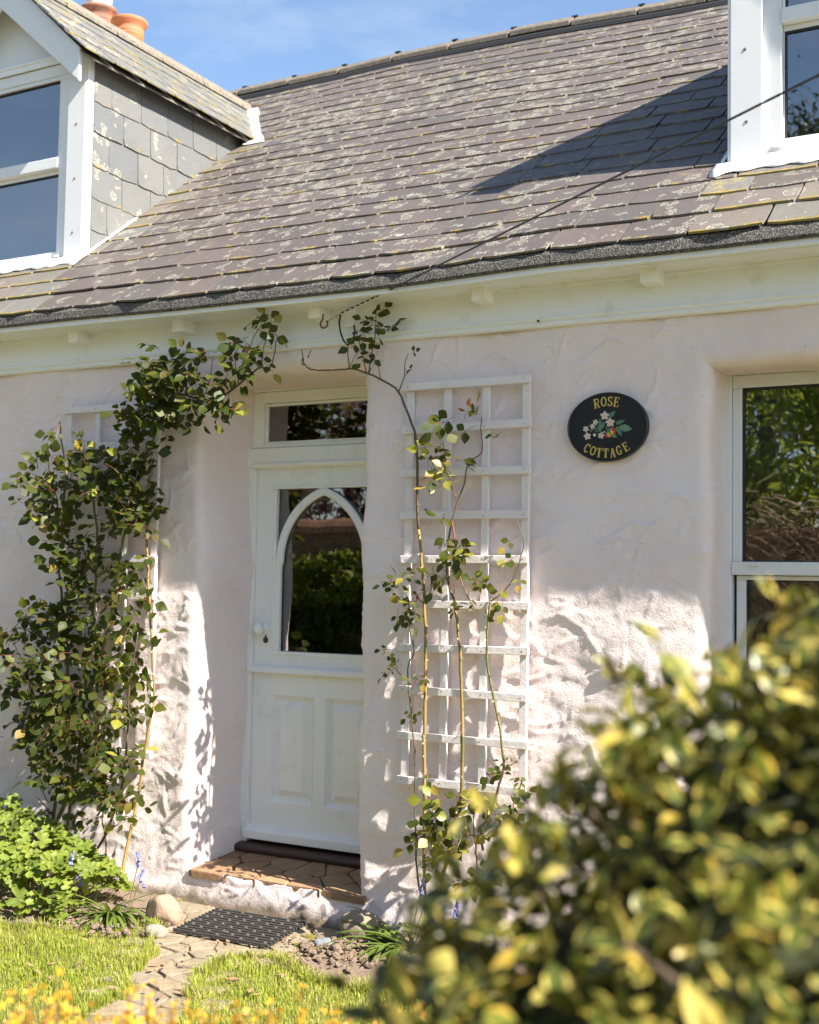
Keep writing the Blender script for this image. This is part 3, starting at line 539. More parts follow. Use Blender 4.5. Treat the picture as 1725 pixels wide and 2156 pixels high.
    # barge boards with plumb-cut ends
    for s in (-1, 1):
        B = 0.20; X = lambda q: xc + s * q
        pts = [(X(0.650), B, ev - 0.150), (X(0.650), B, ev + 0.045), (X(0), B, apex - 0.005), (X(0), B, apex - 0.175 * 1.345)]
        pts[0] = (X(0.650), B, ev + 0.045 - 0.195); m = MB(); m.prism(pts, (0, 0.022, 0)); P('barge_board', m, 'white_upvc', bevel=0.003)
        m = MB(); m.prism([(X(0.64), 0.223, ev + 0.03), (X(0.0), 0.223, apex - 0.02), (X(0.0), 0.223, apex - 0.045), (X(0.64), 0.223, ev + 0.005)], (0, 0.105, 0)); P('verge_soffit', m, 'white_upvc')
    # side walls under the slating
    for s in (-1, 1):
        xa, xb = sorted((xc + s * 0.600, xc + s * 0.575))
        v = [(0, FY + 0.03, 3.40), (0, FY + 0.03, 4.60), (0, 1.86, 4.60)]
        m = MB(); m.add([(xa, y, z) for _, y, z in v] + [(xb, y, z) for _, y, z in v], [(0, 1, 2), (3, 5, 4), (0, 3, 4, 1), (1, 4, 5, 2), (2, 5, 3, 0)]); P('cheek_boarding', m, 'interior')
    # roof boarding
    m = MB()
    for s in (-1, 1): m.prism([(xc + s * 0.70, 0.21, ev - 0.005), (xc + s * 0.70, 2.9, ev - 0.005), (xc, 2.9, apex - 0.022), (xc, 0.21, apex - 0.022)], (0, 0, -0.012))
    P('roof_boarding', m, 'interior')
    # roof slates, both slopes
    dl = Vector((-ex, 0, ex * sl)).normalized()
    for s in (-1, 1):
        up = Vector((-s * ex, 0, ex * sl)).normalized(); ac = Vector((0, s, 0)); n = ac.cross(up).normalized(); n = n if n.z > 0 else -n
        for i in range(5):
            y = 0.165 - (0.0 if i % 2 == 0 else 0.0); first = True
            while y < 1.95 + i * 0.22:
                w = U(0.24, 0.28) if not (first and i % 2) else 0.14
                if sgn_detail > 0 and s < 0 and False: pass
                c = Vector((xc + s * ex, y + w / 2, ev)) + up * (i * 0.182) + n * (0.012 + U(0, 0.002)); d = (up - n * 0.034 + ac * random.gauss(0, 0.006)).normalized(); q = d.cross(n) * -1; q = d.cross(n.cross(d).cross(d)) ; xx = d.cross(n).normalized(); nn = xx.cross(d).normalized()
                vis = s > 0 and sgn_detail < 0
                Mx = Matrix(((xx.x * w * 0.985, d.x, nn.x, c.x), (xx.y * w * 0.985, d.y, nn.y, c.y), (xx.z * w * 0.985, d.z, nn.z, c.z), (0, 0, 0, 1)))
                if i == 4: Mx = Mx @ Matrix.Diagonal((1, 0.80, 1, 1))
                piece('slate', SMD[random.randrange(6)], None, root, Mx); y += w; first = False
    # ridge
    y = 0.17
    while y < 2.72:
        L = min(0.46, 2.74 - y) - 0.006; pr = [(-0.115, -0.075), (-0.115, -0.045), (-0.02, 0.045), (0.02, 0.045), (0.115, -0.045), (0.115, -0.075), (0, 0.02)]
        m = MB(); n = len(pr); m.add([(xc + a, yy, apex + 0.005 + b) for yy in (y, y + L) for a, b in pr], [tuple(range(n)), tuple(range(2 * n - 1, n - 1, -1))] + [(k, n + k, n + (k + 1) % n, (k + 1) % n) for k in range(n)]); P('ridge_tile', m, 'ridge_stone', bevel=0.006); y += L + 0.006
    # lead: valley strips, apron under the window, soakers along the cheeks
    for s in (-1, 1):
        v = []; f = []
        for k in range(9):
            q = k / 8; x = xc + s * (0.73 - 0.62 * q); yv = 1.72 + 0.84 * q; zb = lambda xx, yy: roofp(xx, (yy - EY) / (RY - EY) * SL).z
            for j, (dx, up) in enumerate(((-0.05, 0.035), (0.0, 0.030), (0.04, 0.031), (0.082 + 0.006 * math.sin(k * 2.1) + 0.05 * (1 - q) ** 3, 0.029))):
                xx = x + s * dx; v.append((xx, yv, zb(xx, yv) + up + U(0, 0.002)))
        f = [(i * 4 + j, i * 4 + j + 1, (i + 1) * 4 + j + 1, (i + 1) * 4 + j) for i in range(8) for j in range(3)]
        o = piece('valley_lead', mesh('valley_lead', v, f), 'white_lead_paint', root); so_ = o.modifiers.new('thick', 'SOLIDIFY'); so_.thickness = 0.004
    v = []; N = 40
    for k in range(N + 1):
        x = xc - 0.66 + 1.32 * k / N; t0 = 0.70; a = roofp(x, t0)
        lowr = 0.115 + 0.012 * math.sin(k * 1.7) + 0.008 * math.sin(k * 0.63) + (0.03 if k in (0, 1, N, N - 1) else 0)
        v += [(x, FY + 0.012, 3.432), (x, FY - 0.006, 3.418 - 0.0), (x, FY - 0.012, roofp(x, (FY - 0.012 - EY) / (RY - EY) * SL).z + 0.028 + U(0, 0.004)), tuple(roofp(x, 0.72 - lowr * 0.55) + RN * (0.026 + U(0, 0.004))), tuple(roofp(x, 0.72 - lowr) + RN * (0.0225 + U(0, 0.003)))]
    f = [(i * 5 + j, (i + 1) * 5 + j, (i + 1) * 5 + j + 1, i * 5 + j + 1) for i in range(N) for j in range(4)]
    o = piece('lead_apron', mesh('lead_apron', v, f, smooth=True), 'white_lead_paint', root); so_ = o.modifiers.new('thick', 'SOLIDIFY'); so_.thickness = 0.003
    for s in (-1, 1):
        v = []
        for k in range(24):
            y = FY - 0.01 + 0.42 * k / 23; z = roofp(xc + s * 0.63, (y - EY) / (RY - EY) * SL).z
            v += [(xc + s * 0.626, y, z + 0.034), (xc + s * 0.630, y, z + 0.030), (xc + s * (0.650 + 0.004 * math.sin(k * 3)), y, z + 0.0275)]
        f = [(i * 3 + j, (i + 1) * 3 + j, (i + 1) * 3 + j + 1, i * 3 + j + 1) for i in range(23) for j in range(2)]
        piece('cheek_flashing', mesh('cheek_flashing', v, f, smooth=True), 'white_lead_paint', root)
    # slate-hung cheek
    s = 1 if sgn_detail < 0 else -1
    zz = [4.385, 4.195, 3.995, 3.800, 3.612, 3.43]
    for i, z0 in enumerate(zz[::-1]):
        r = 5 - i; z1 = z0; y = FY + 0.035; k = 0
        while True:
            w = U(0.235, 0.262)
            if k == 0 and r % 2 == 0: w = 0.12 + U(0, 0.03)
            yb = (z1 - 2.97) / 0.785 + EY                            # where the main roof meets this course
            if y > yb + 0.16 + 0.19 / 0.785: break
            if y > yb + 0.26: break
            c = Vector((xc + s * (0.604 + 0.0115 + U(0, 0.002)), y + w / 2, z0 + random.gauss(0, 0.003))); d = Vector((-s * 0.032, random.gauss(0, 0.004), 1)).normalized(); nn = Vector((s, 0, 0.032)); xx = d.cross(nn).normalized(); nn = xx.cross(d)
            top = min(0.34, 4.655 - z0)
            Mx = Matrix(((xx.x * w * 0.985, d.x, nn.x, c.x), (xx.y * w * 0.985, d.y, nn.y, c.y), (xx.z * w * 0.985, d.z, nn.z, c.z), (0, 0, 0, 1))) @ Matrix.Diagonal((1, top / 0.34, 1, 1))
            piece('slate', SMG[random.randrange(6)], None, root, Mx); y += w; k += 1
    return root
random.seed(21)
dormer(-2.09, -1)
random.seed(22)
dormer(2.862, 1)

# ---------------------------------------------------------------- front door
DY = 0.385  # door, frame and fanlight numbers scaled about the camera onto this nearer plane
door = MB()
dl, dr, db, dt, ds = -0.2485, 0.570, 0.270, 2.187, 1.129          # leaf left/right/bottom/top, split height
gl, gr, gb, gt = -0.129, 0.4525, 1.2255, 2.077                     # glazed opening
door.box(dl, gl, DY, DY + 0.045, ds + 0.002, dt); door.box(gr, dr, DY, DY + 0.045, ds + 0.002, dt); door.box(gl, gr, DY, DY + 0.045, gt, dt); door.box(gl, gr, DY, DY + 0.045, ds + 0.002, gb)
pl = [(-0.135, 0.132), (0.203, 0.464)]; pb, pt = 0.456, 1.006
door.box(dl, pl[0][0], DY, DY + 0.045, db, ds - 0.002); door.box(pl[1][1], dr, DY, DY + 0.045, db, ds - 0.002); door.box(pl[0][1], pl[1][0], DY, DY + 0.045, pb, pt)
door.box(pl[0][0], pl[1][1], DY, DY + 0.045, db, pb); door.box(pl[0][0], pl[1][1], DY, DY + 0.045, pt, ds - 0.002)
door_o = door.build('door', 'white_gloss_paint', house); door_o['label'] = 'white stable door with a pointed arch window'
for x0, x1 in pl:                                                # raised and fielded panels
    m = MB(); q = lambda i, y: [(x0 + i, y, pb + i), (x1 - i, y, pb + i), (x1 - i, y, pt - i), (x0 + i, y, pt - i)]
    rings = [q(0.0, DY - 0.001), q(0.006, DY + 0.004), q(0.012, DY + 0.010), q(0.022, DY + 0.026), q(0.030, DY + 0.026), q(0.062, DY + 0.006), q(0.066, DY + 0.003)]
    v = [p for r in rings for p in r]; f = [(i * 4 + k, i * 4 + (k + 1) % 4, (i + 1) * 4 + (k + 1) % 4, (i + 1) * 4 + k) for i in range(len(rings) - 1) for k in range(4)] + [tuple(range(len(v) - 4, len(v)))]
    m.add(v, f); m.build('panel', 'white_gloss_paint', door_o, fix=False)
m = MB(); m.prism([(dl - 0.012, DY + 0.002, ds + 0.030), (dl - 0.012, DY - 0.030, ds + 0.022), (dl - 0.012, DY - 0.036, ds + 0.012), (dl - 0.012, DY - 0.036, ds - 0.010), (dl - 0.012, DY + 0.002, ds - 0.010)], (dr - dl + 0.02, 0, 0)); m.build('drip_rail', 'white_gloss_paint', door_o, bevel=0.003)
m = MB(); m.prism([(dl - 0.02, DY + 0.002, db + 0.062), (dl - 0.02, DY - 0.034, db + 0.044), (dl - 0.02, DY - 0.042, db + 0.034), (dl - 0.02, DY - 0.042, db - 0.006), (dl - 0.02, DY + 0.002, db - 0.006)], (dr - dl + 0.03, 0, 0)); m.build('weather_bar', 'white_gloss_paint', door_o, bevel=0.004)
m = MB(); m.add([(gl, DY + 0.026, gb), (gr, DY + 0.026, gb), (gr, DY + 0.026, gt), (gl, DY + 0.026, gt)], [(0, 1, 2, 3)]); m.build('pane', 'door_glass', door_o, fix=False)
# pointed arch: two arcs struck from opposite springings
cx, hwid, spz, apz = (gl + gr) / 2, (gr - gl) / 2 - 0.006, 1.697, 2.081
rise = apz - spz; rad = (hwid ** 2 + rise ** 2) / (2 * hwid)
def arc(off, n=18):                                              # right-hand boundary from springing up to the apex, offset inwards
    c0 = cx + hwid - rad; a1 = math.acos(max(-1, min(1, (cx - c0) / (rad - off)))); return [(c0 + (rad - off) * math.cos(a1 * k / n), spz + (rad - off) * math.sin(a1 * k / n)) for k in range(n + 1)]
outer, inner = arc(0.0), arc(0.040); mid1, mid2 = arc(0.012), arc(0.030)
m = MB()
for s in (1, -1):
    n = len(outer); fl = lambda p, y: (cx + s * (p[0] - cx), y, p[1])
    prof = []
    for i in range(n):
        prof += [fl(outer[i], DY + 0.020), fl(outer[i], DY + 0.002), fl(mid1[i], DY - 0.004), fl(mid2[i], DY - 0.004), fl(inner[i], DY + 0.004), fl(inner[i], DY + 0.020)]
    bot = [fl((outer[0][0], gb), DY + 0.020), fl((outer[0][0], gb), DY + 0.0025), fl((outer[0][0] - 0.003, gb), DY + 0.002), fl((inner[0][0] + 0.012, gb), DY + 0.002), fl((inner[0][0] + 0.010, gb), DY + 0.006), fl((inner[0][0] + 0.010, gb), DY + 0.020)]
    top = [fl((cx + hwid, spz - 0.03), DY + 0.020), fl((cx + hwid, spz - 0.03), DY + 0.0025), fl((cx + hwid - 0.003, spz - 0.03), DY + 0.002), fl((inner[0][0] + 0.012, spz - 0.03), DY + 0.002), fl((inner[0][0] + 0.010, spz - 0.03), DY + 0.006), fl((inner[0][0] + 0.010, spz - 0.03), DY + 0.020)]
    prof = bot + top + prof; nn = len(prof) // 6
    m.add(prof, [(i * 6 + k, i * 6 + k + 1, (i + 1) * 6 + k + 1, (i + 1) * 6 + k) for i in range(nn - 1) for k in range(5)])
m.build('arch_moulding', 'white_gloss_paint', door_o)
m = MB()
for a, b, c, d in ((gl - 0.012, gr + 0.012, gt - 0.002, gt + 0.012), (gl - 0.012, gr + 0.012, gb - 0.012, gb + 0.006), (gl - 0.012, gl + 0.006, gb + 0.006, gt - 0.002), (gr - 0.006, gr + 0.012, gb + 0.006, gt - 0.002)): m.box(a, b, DY - 0.006, DY + 0.024, c, d)
m.build('glazing_bead', 'white_gloss_paint', door_o, bevel=0.003)
kc = Vector((-0.183, DY, 1.344)); m = MB()
m.lathe(kc, [(0.030, 0), (0.031, 0.006), (0.026, 0.010), (0.014, 0.012), (0.012, 0.026), (0.018, 0.032), (0.027, 0.042), (0.030, 0.056), (0.026, 0.070), (0.015, 0.079), (0.003, 0.081)], 24, (0, -1, 0)); m.build('door_knob', 'porcelain', door_o, smooth=True)
m = MB(); m.lathe(kc + Vector((0.008, 0, -0.058)), [(0.016, 0), (0.016, 0.003), (0.012, 0.005)], 16, (0, -1, 0)); m.box(kc.x + 0.003, kc.x + 0.013, DY - 0.003, DY, 1.296, 1.311); m.build('keyhole_plate', 'iron', door_o)
# door frame with the fanlight over
m = MB(); fy = 0.359
m.box(-0.378, dl - 0.002, fy, fy + 0.10, 0.235, 2.185); m.box(dr + 0.002, 0.72, fy, fy + 0.10, 0.235, 2.185); m.box(-0.378, 0.72, fy - 0.003, fy + 0.10, 2.185, 2.290)
m.box(-0.378, -0.293, fy, fy + 0.10, 2.290, 2.76); m.box(0.615, 0.72, fy, fy + 0.10, 2.290, 2.76); m.box(-0.293, 0.615, fy, fy + 0.10, 2.590, 2.76)
fr = m.build('door_frame', 'white_gloss_paint', house, bevel=0.003)
m = MB(); m.prism([(-0.262, fy - 0.002, 2.214), (-0.262, fy - 0.014, 2.210), (-0.262, fy - 0.018, 2.201), (-0.262, fy - 0.014, 2.192), (-0.262, fy - 0.002, 2.187)], (0.85, 0, 0)); m.build('bead', 'white_gloss_paint', fr)
m = MB(); sy = fy + 0.012                                        # sash, stepped
for i, (o, y) in enumerate(((0.0, sy), (0.082, sy + 0.010))):
    x0, x1 = -0.291 + o, 0.613 - o
    if i == 0:
        for a, b, c, d in ((x0, x0 + 0.080, 2.293, 2.588), (x1 - 0.080, x1, 2.293, 2.588), (x0 + 0.080, x1 - 0.080, 2.530, 2.588), (x0 + 0.080, x1 - 0.080, 2.293, 2.3145)): m.box(a, b, y, y + 0.04, c, d)
    else:
        for a, b, c, d in ((x0, x0 + 0.019, 2.315, 2.528), (x1 - 0.019, x1, 2.315, 2.528), (x0 + 0.019, x1 - 0.019, 2.513, 2.528), (x0 + 0.019, x1 - 0.019, 2.315, 2.326)): m.box(a, b, y, y + 0.03, c, d)
m.build('fanlight_sash', 'white_gloss_paint', fr, bevel=0.003)
m = MB(); m.add([(-0.205, sy + 0.024, 2.318), (0.53, sy + 0.024, 2.318), (0.53, sy + 0.024, 2.526), (-0.205, sy + 0.024, 2.526)], [(0, 1, 2, 3)]); m.build('fanlight_pane', 'door_glass', fr, fix=False)
m = MB(); m.prism([(-0.36, 0.50, 0.252), (-0.36, 0.335, 0.246), (-0.36, 0.303, 0.238), (-0.36, 0.295, 0.222), (-0.36, 0.301, 0.202), (-0.36, 0.312, 0.180), (-0.36, 0.50, 0.180)], (1.06, 0, 0)); m.build('threshold', 'dark_sill', fr, bevel=0.006)
# ---------------------------------------------------------------- stone-topped step
m = MB(); v = []; xs = lin(-0.42, 0.76, 0.04); ys = lin(0.02, 0.42, 0.03)
for x in xs:
    for y in ys: v.append((x, y, 0.147 + 0.125 * y + 0.004 * mn.noise(Vector((x * 14, y * 14, 0)))))
step = piece('doorstep', mesh('doorstep', v, [(i * len(ys) + j, (i + 1) * len(ys) + j, (i + 1) * len(ys) + j + 1, i * len(ys) + j + 1) for i in range(len(xs) - 1) for j in range(len(ys) - 1)], smooth=True), 'mortar', house)
step['label'] = 'doorstep paved with orange brown stones'
def clip(poly, a, b, c):                                         # keep points with a*x+b*y<=c
    o = []
    for i in range(len(poly)):
        p, q = poly[i], poly[(i + 1) % len(poly)]; dp, dq = a * p[0] + b * p[1] - c, a * q[0] + b * q[1] - c
        if dp <= 0: o.append(p)
        if dp * dq < 0: t = dp / (dp - dq); o.append((p[0] + (q[0] - p[0]) * t, p[1] + (q[1] - p[1]) * t))
    return o
def cells(seeds, bounds, gap, asp=1.0):
    out = []
    for i, s in enumerate(seeds):
        poly = list(bounds)
        for j, q in enumerate(seeds):
            if i == j: continue
            a, b = q[0] - s[0], (q[1] - s[1]) * asp; L = math.hypot(a, b); mx_, my_ = (s[0] + q[0]) / 2, (s[1] + q[1]) / 2
            c = a * mx_ + b * my_ - gap * L / 2
            poly = clip(poly, a, b, c)
            if len(poly) < 3: break
        if len(poly) >= 3: out.append((s, poly))
    return out
def stone_piece(name, poly, z0, th, mat, parent, round_=0.35, tilt=0.0, jag=0.006, slope=0.0, smooth=False):
    c = (sum(p[0] for p in poly) / len(poly), sum(p[1] for p in poly) / len(poly)); pts = []
    for i in range(len(poly)):                                   # cut corners and roughen edges
        p, q, r = poly[i - 1], poly[i], poly[(i + 1) % len(poly)]
        for a in ((p, 1 - round_ * 0.5), (r, round_ * 0.5)):
            t = a[1] if a[0] is r else 1 - a[1]; pts.append((q[0] + (a[0][0] - q[0]) * min(t, 0.4) + U(-jag, jag), q[1] + (a[0][1] - q[1]) * min(t, 0.4) + U(-jag, jag)))
    tx, ty = random.gauss(0, tilt), random.gauss(0, tilt); zt = lambda x, y, k: z0 + slope * y + th * k + (x - c[0]) * tx + (y - c[1]) * ty
    sh = lambda p, k: (c[0] + (p[0] - c[0]) * k, c[1] + (p[1] - c[1]) * k)
    lv = [(1.0, -1.2), (1.0, 0.55), (0.985, 0.88), (0.945, 1.0), (0.5, 1.0 + U(0, 0.10))]; v = []
    for k, hgt in lv:
        for p in pts:
            x, y = sh(p, k); v.append((x, y, zt(x, y, hgt) + U(-0.0015, 0.0015)))
    n = len(pts); f = [(i * n + k, i * n + (k + 1) % n, (i + 1) * n + (k + 1) % n, (i + 1) * n + k) for i in range(len(lv) - 1) for k in range(n)]
    x, y = c; v.append((x, y, zt(x, y, 1.05))); f += [((len(lv) - 1) * n + k, (len(lv) - 1) * n + (k + 1) % n, len(v) - 1) for k in range(n)]
    return piece(name, mesh(name, v, f, smooth=smooth), mat, parent)
random.seed(4)
seeds = [(-0.24, 0.07), (-0.04, 0.055), (0.13, 0.045), (0.30, 0.05), (0.54, 0.05), (-0.26, 0.21), (-0.08, 0.20), (0.02, 0.17), (0.20, 0.17), (0.42, 0.20), (0.62, 0.19), (-0.32, 0.36), (-0.14, 0.37), (0.06, 0.34), (0.24, 0.30), (0.33, 0.38), (0.50, 0.34), (0.66, 0.37)]
seeds = [(a + 0.03, b * 0.70) for a, b in seeds]
for s, poly in cells(seeds, [(-0.325, -0.010), (0.69, -0.010), (0.69, 0.318), (-0.325, 0.318)], 0.009): stone_piece('stone', poly, 0.150, 0.0155, 'sill_stone', step, 0.16, 0.008, 0.006, 0.125)

# ---------------------------------------------------------------- ground floor window on the right
wy = 0.235; m = MB(); xl, xr, zt, zb = 2.263, 3.418, 2.497, 0.95
m.box(xl - 0.03, xl + 0.028, wy, wy + 0.07, zb, zt + 0.03); m.box(xr - 0.028, xr + 0.03, wy, wy + 0.07, zb, zt + 0.03); m.box(xl + 0.028, xr - 0.028, wy, wy + 0.07, zt - 0.006, zt + 0.03); m.box(xl - 0.03, xr + 0.03, wy - 0.02, wy + 0.07, zb - 0.04, zb)
win = m.build('window', 'white_upvc', house, bevel=0.004)
m = MB(); a, b = xl + 0.029, xr - 0.029
m.box(a, a + 0.040, wy + 0.006, wy + 0.045, 1.707, 2.436); m.box(b - 0.040, b, wy + 0.006, wy + 0.045, 1.707, 2.436); m.box(a, b, wy + 0.006, wy + 0.045, 2.436, 2.490); m.box(a, b, wy - 0.006, wy + 0.045, 1.652, 1.707); m.build('upper_sash', 'white_upvc', win, bevel=0.004)
m = MB(); m.box(a + 0.012, a + 0.052, wy + 0.030, wy + 0.066, zb + 0.06, 1.632); m.box(b - 0.052, b - 0.012, wy + 0.030, wy + 0.066, zb + 0.06, 1.632); m.box(a + 0.012, b - 0.012, wy + 0.030, wy + 0.066, 1.632, 1.650); m.box(a + 0.012, b - 0.012, wy + 0.030, wy + 0.066, zb + 0.001, zb + 0.06); m.build('lower_sash', 'white_upvc', win, bevel=0.004)
for nm, x0, x1, yy, z0, z1 in (('upper_pane', a + 0.040, b - 0.040, wy + 0.030, 1.707, 2.436), ('lower_pane', a + 0.052, b - 0.052, wy + 0.052, zb + 0.06, 1.632)):
    m = MB(); m.add([(x0, yy, z0), (x1, yy, z0), (x1, yy, z1), (x0, yy, z1)], [(0, 1, 2, 3)]); m.build(nm, 'glass', win, fix=False)
    m = MB()
    for p, q, r, s in ((x0, x1, z1 - 0.008, z1), (x0, x1, z0, z0 + 0.006), (x0, x0 + 0.008, z0 + 0.006, z1 - 0.008), (x1 - 0.008, x1, z0 + 0.006, z1 - 0.008)): m.box(p, q, yy - 0.014, yy - 0.003, r, s)
    m.build('gasket', 'gasket', win)
m = MB(); m.box(2.375, 2.402, wy - 0.018, wy - 0.0055, 1.690, 1.702); m.build('drain_cap', 'white_upvc', win)
v = []; n = 46                                                   # sheer curtain drawn to the left, gathered towards the sill
for zi in range(30):
    q = zi / 29; z = 2.42 - 1.35 * q; wd = 0.215 * (1 - 0.62 * q ** 1.3) + 0.0
    for k in range(n + 1): u = k / n; v.append((2.325 + wd * u, 0.345 + 0.014 * math.sin(u * 26 + q * 1.5) * (1 - 0.3 * q), z))
cu = piece('curtain', mesh('curtain', v, [(i * (n + 1) + k, i * (n + 1) + k + 1, (i + 1) * (n + 1) + k + 1, (i + 1) * (n + 1) + k) for i in range(29) for k in range(n)], smooth=True), 'curtain')
tag(cu, 'sheer white curtain hanging behind the ground floor window', 'curtain')

# ================================================================ TRELLISES
random.seed(31)
def trellis(label, x0, x1, z0, z1, lean, yb, stub=0.0):
    g = thing('trellis', label, 'trellis', (x0, -0.03, z0), 'painted trellises flanking the door')
    W = 0.034; n = 10
    for k in range(4):
        xm = x0 + W / 2 + 0.008 + (x1 - x0 - W - 0.016) * k / 3
        m = MB(); m.box(-W / 2, W / 2, -0.020, 0.0, z0 - 0.004, z1 + 0.0); o = m.build('upright', 'trellis_paint', g, bevel=0.0022); o.matrix_basis = Matrix.Translation((xm, yb, 0)) @ Matrix.Rotation(lean, 4, 'Y'); o.matrix_basis.translation.x += 0
        for v in o.data.vertices: v.co.x += 0.0008 * mn.noise(Vector((k, 0, v.co.z * 3)))
    for k in range(n):
        zc = z0 + W / 2 + (z1 - z0 - W) * k / (n - 1) + U(-0.004, 0.004); a, b = x0 + U(-0.008, 0.004), x1 + U(-0.004, 0.008)
        m = MB(); m.box(a, b, yb - 0.0385, yb - 0.0205, -W / 2, W / 2); o = m.build('rail', 'trellis_paint', g, bevel=0.0022); o.matrix_basis = Matrix.Translation(((a + b) / 2, 0, zc)) @ Matrix.Rotation(random.gauss(0, 0.005), 4, 'Y') @ Matrix.Translation((-(a + b) / 2, 0, 0))
        m = MB()
        for q in range(4):
            xm = x0 + W / 2 + 0.008 + (x1 - x0 - W - 0.016) * q / 3 + U(-.004, .004)
            if random.random() < 0.75: m.lathe((xm, yb - 0.0385, zc + U(-.006, .006)), [(0.0028, 0), (0.0024, 0.0012)], 6, (0, -1, 0))
        if m.v: m.build('nail', 'iron', g)
    return g
trellis('pale trellis panel right of the door behind a few tall sparse rose canes', 0.872, 1.497, 0.705, 2.505, 0.0, -0.022)
trellis('pale trellis panel left of the door mostly hidden behind the leafy rose', -1.215, -0.560, 0.690, 2.505, 0.0, -0.022)

# ================================================================ NAME PLAQUE
scx, scz, sax, saz = 1.834, 2.264, 0.1785, 0.1465; sy0 = -0.006
sg = thing('house_sign', 'black oval name plaque with painted flowers and gold lettering', 'sign', (scx, sy0, scz))
t = NT('plaque_black', 0.38); t.col(t.mix(t.noise(30, 4), (0.006, 0.006, 0.006), (0.014, 0.014, 0.014))); t.bump(t.noise(150, 3), 0.25, 0.002); MT['plaque'] = t.m
t = NT('plaque_rim', 0.28); t.col((0.012, 0.016, 0.02)); MT['plaque_rim'] = t.m
for nm, c in (('gold', (0.55, 0.40, 0.10)), ('petal', (0.74, 0.62, 0.58)), ('petal_centre', (0.50, 0.42, 0.05)), ('plaque_leaf', (0.085, 0.17, 0.115)), ('plaque_leaf_light', (0.13, 0.24, 0.15)), ('berry_red', (0.38, 0.03, 0.02)), ('berry_yellow', (0.55, 0.40, 0.08)), ('petal_shade', (0.50, 0.36, 0.29))):
    t = NT(nm, 0.45); t.col(c); MT[nm] = t.m
def ell(k, y, n=72): return [(scx + sax * k * math.cos(2 * math.pi * i / n), y, scz + saz * k * math.sin(2 * math.pi * i / n)) for i in range(n)]
def rings(rs, cap=True):
    n = len(rs[0]); v = [p for r in rs for p in r]; f = [(i * n + k, i * n + (k + 1) % n, (i + 1) * n + (k + 1) % n, (i + 1) * n + k) for i in range(len(rs) - 1) for k in range(n)]
    if cap: f.append(tuple(range((len(rs) - 1) * n, len(rs) * n)))
    return v, f
v, f = rings([ell(0.985, 0.012), ell(0.985, sy0 - 0.012), ell(0.945, sy0 - 0.013)]); piece('plate', mesh('plate', v, f), 'plaque', sg)
v, f = rings([ell(0.99, 0.012), ell(1.0, sy0 - 0.002), ell(1.0, sy0 - 0.014), ell(0.988, sy0 - 0.020), ell(0.965, sy0 - 0.020), ell(0.950, sy0 - 0.0125)], False); piece('rim', mesh('rim', v, f, smooth=True), 'plaque_rim', sg)
PF = sy0 - 0.0131
# picture coordinates measured on the plaque -> metres
kx, kz = 2 * sax / 1452, 2 * saz / 1246
def PQ(x, y): return (scx + (x - 855) * kx, scz - (y - (742 - 0.032 * (x - 855))) * kz)
def ribbon(pts, w):                                              # mitred stroke outline
    L, Rr = [], []
    for i, p in enumerate(pts):
        a = pts[max(i - 1, 0)]; b = pts[min(i + 1, len(pts) - 1)]; d = Vector((b[0] - a[0], b[1] - a[1])); d = d.normalized() if d.length else Vector((1, 0)); nx, ny = -d.y * w / 2, d.x * w / 2
        L.append((p[0] + nx, p[1] + ny)); Rr.append((p[0] - nx, p[1] - ny))
    return L, Rr
def A(cx, cy, rx, ry, a0, a1, n=10): return [(cx + rx * math.cos(math.radians(a0 + (a1 - a0) * k / n)), cy + ry * math.sin(math.radians(a0 + (a1 - a0) * k / n))) for k in range(n + 1)]
T = 0.17; S = 0.055                                              # stem and serif weights, letter height 1
GLY = {'R': [([(0.12, 0.03), (0.12, 0.97)], T), ([(0.0, 0.025), (0.26, 0.025)], S), ([(0.0, 0.975), (0.16, 0.975)], S), ([(0.15, 0.965), (0.34, 0.965)] + A(0.34, 0.74, 0.17, 0.225, 80, -80, 8) + [(0.15, 0.51)], 0.09), ([(0.30, 0.50), (0.40, 0.30), (0.47, 0.06), (0.58, 0.03)], 0.13)],
       'O': [(A(0.30, 0.5, 0.235, 0.44, 0, 360, 24), 0.13)],
       'S': [(A(0.27, 0.74, 0.18, 0.21, 20, 250, 12) + A(0.27, 0.26, 0.19, 0.21, 70, -160, 12), 0.12), ([(0.45, 0.72), (0.45, 0.97)], S), ([(0.08, 0.03), (0.08, 0.28)], S)],
       'E': [([(0.12, 0.03), (0.12, 0.97)], T), ([(0.0, 0.03), (0.50, 0.03)], 0.07), ([(0.0, 0.97), (0.48, 0.97)], 0.07), ([(0.15, 0.51), (0.38, 0.51)], 0.07), ([(0.49, 0.0), (0.49, 0.24)], S), ([(0.47, 0.78), (0.47, 1.0)], S), ([(0.38, 0.40), (0.38, 0.62)], S)],
       'C': [(A(0.32, 0.5, 0.235, 0.44, 48, 318, 20), 0.13), ([(0.49, 0.66), (0.49, 0.98)], S)],
       'T': [([(0.27, 0.03), (0.27, 0.94)], T), ([(0.13, 0.025), (0.41, 0.025)], S), ([(0.0, 0.965), (0.54, 0.965)], 0.075), ([(0.015, 0.72), (0.015, 0.98)], S), ([(0.525, 0.72), (0.525, 0.98)], S)],
       'A': [([(0.10, 0.03), (0.285, 0.97)], 0.08), ([(0.29, 0.97), (0.49, 0.03)], T), ([(0.17, 0.33), (0.42, 0.33)], 0.06), ([(0.0, 0.025), (0.20, 0.025)], S), ([(0.37, 0.025), (0.61, 0.025)], S)],
       'G': [(A(0.32, 0.5, 0.235, 0.44, 48, 330, 20), 0.13), ([(0.49, 0.66), (0.49, 0.98)], S), ([(0.47, 0.08), (0.47, 0.44)], 0.12), ([(0.34, 0.44), (0.60, 0.44)], S)]}
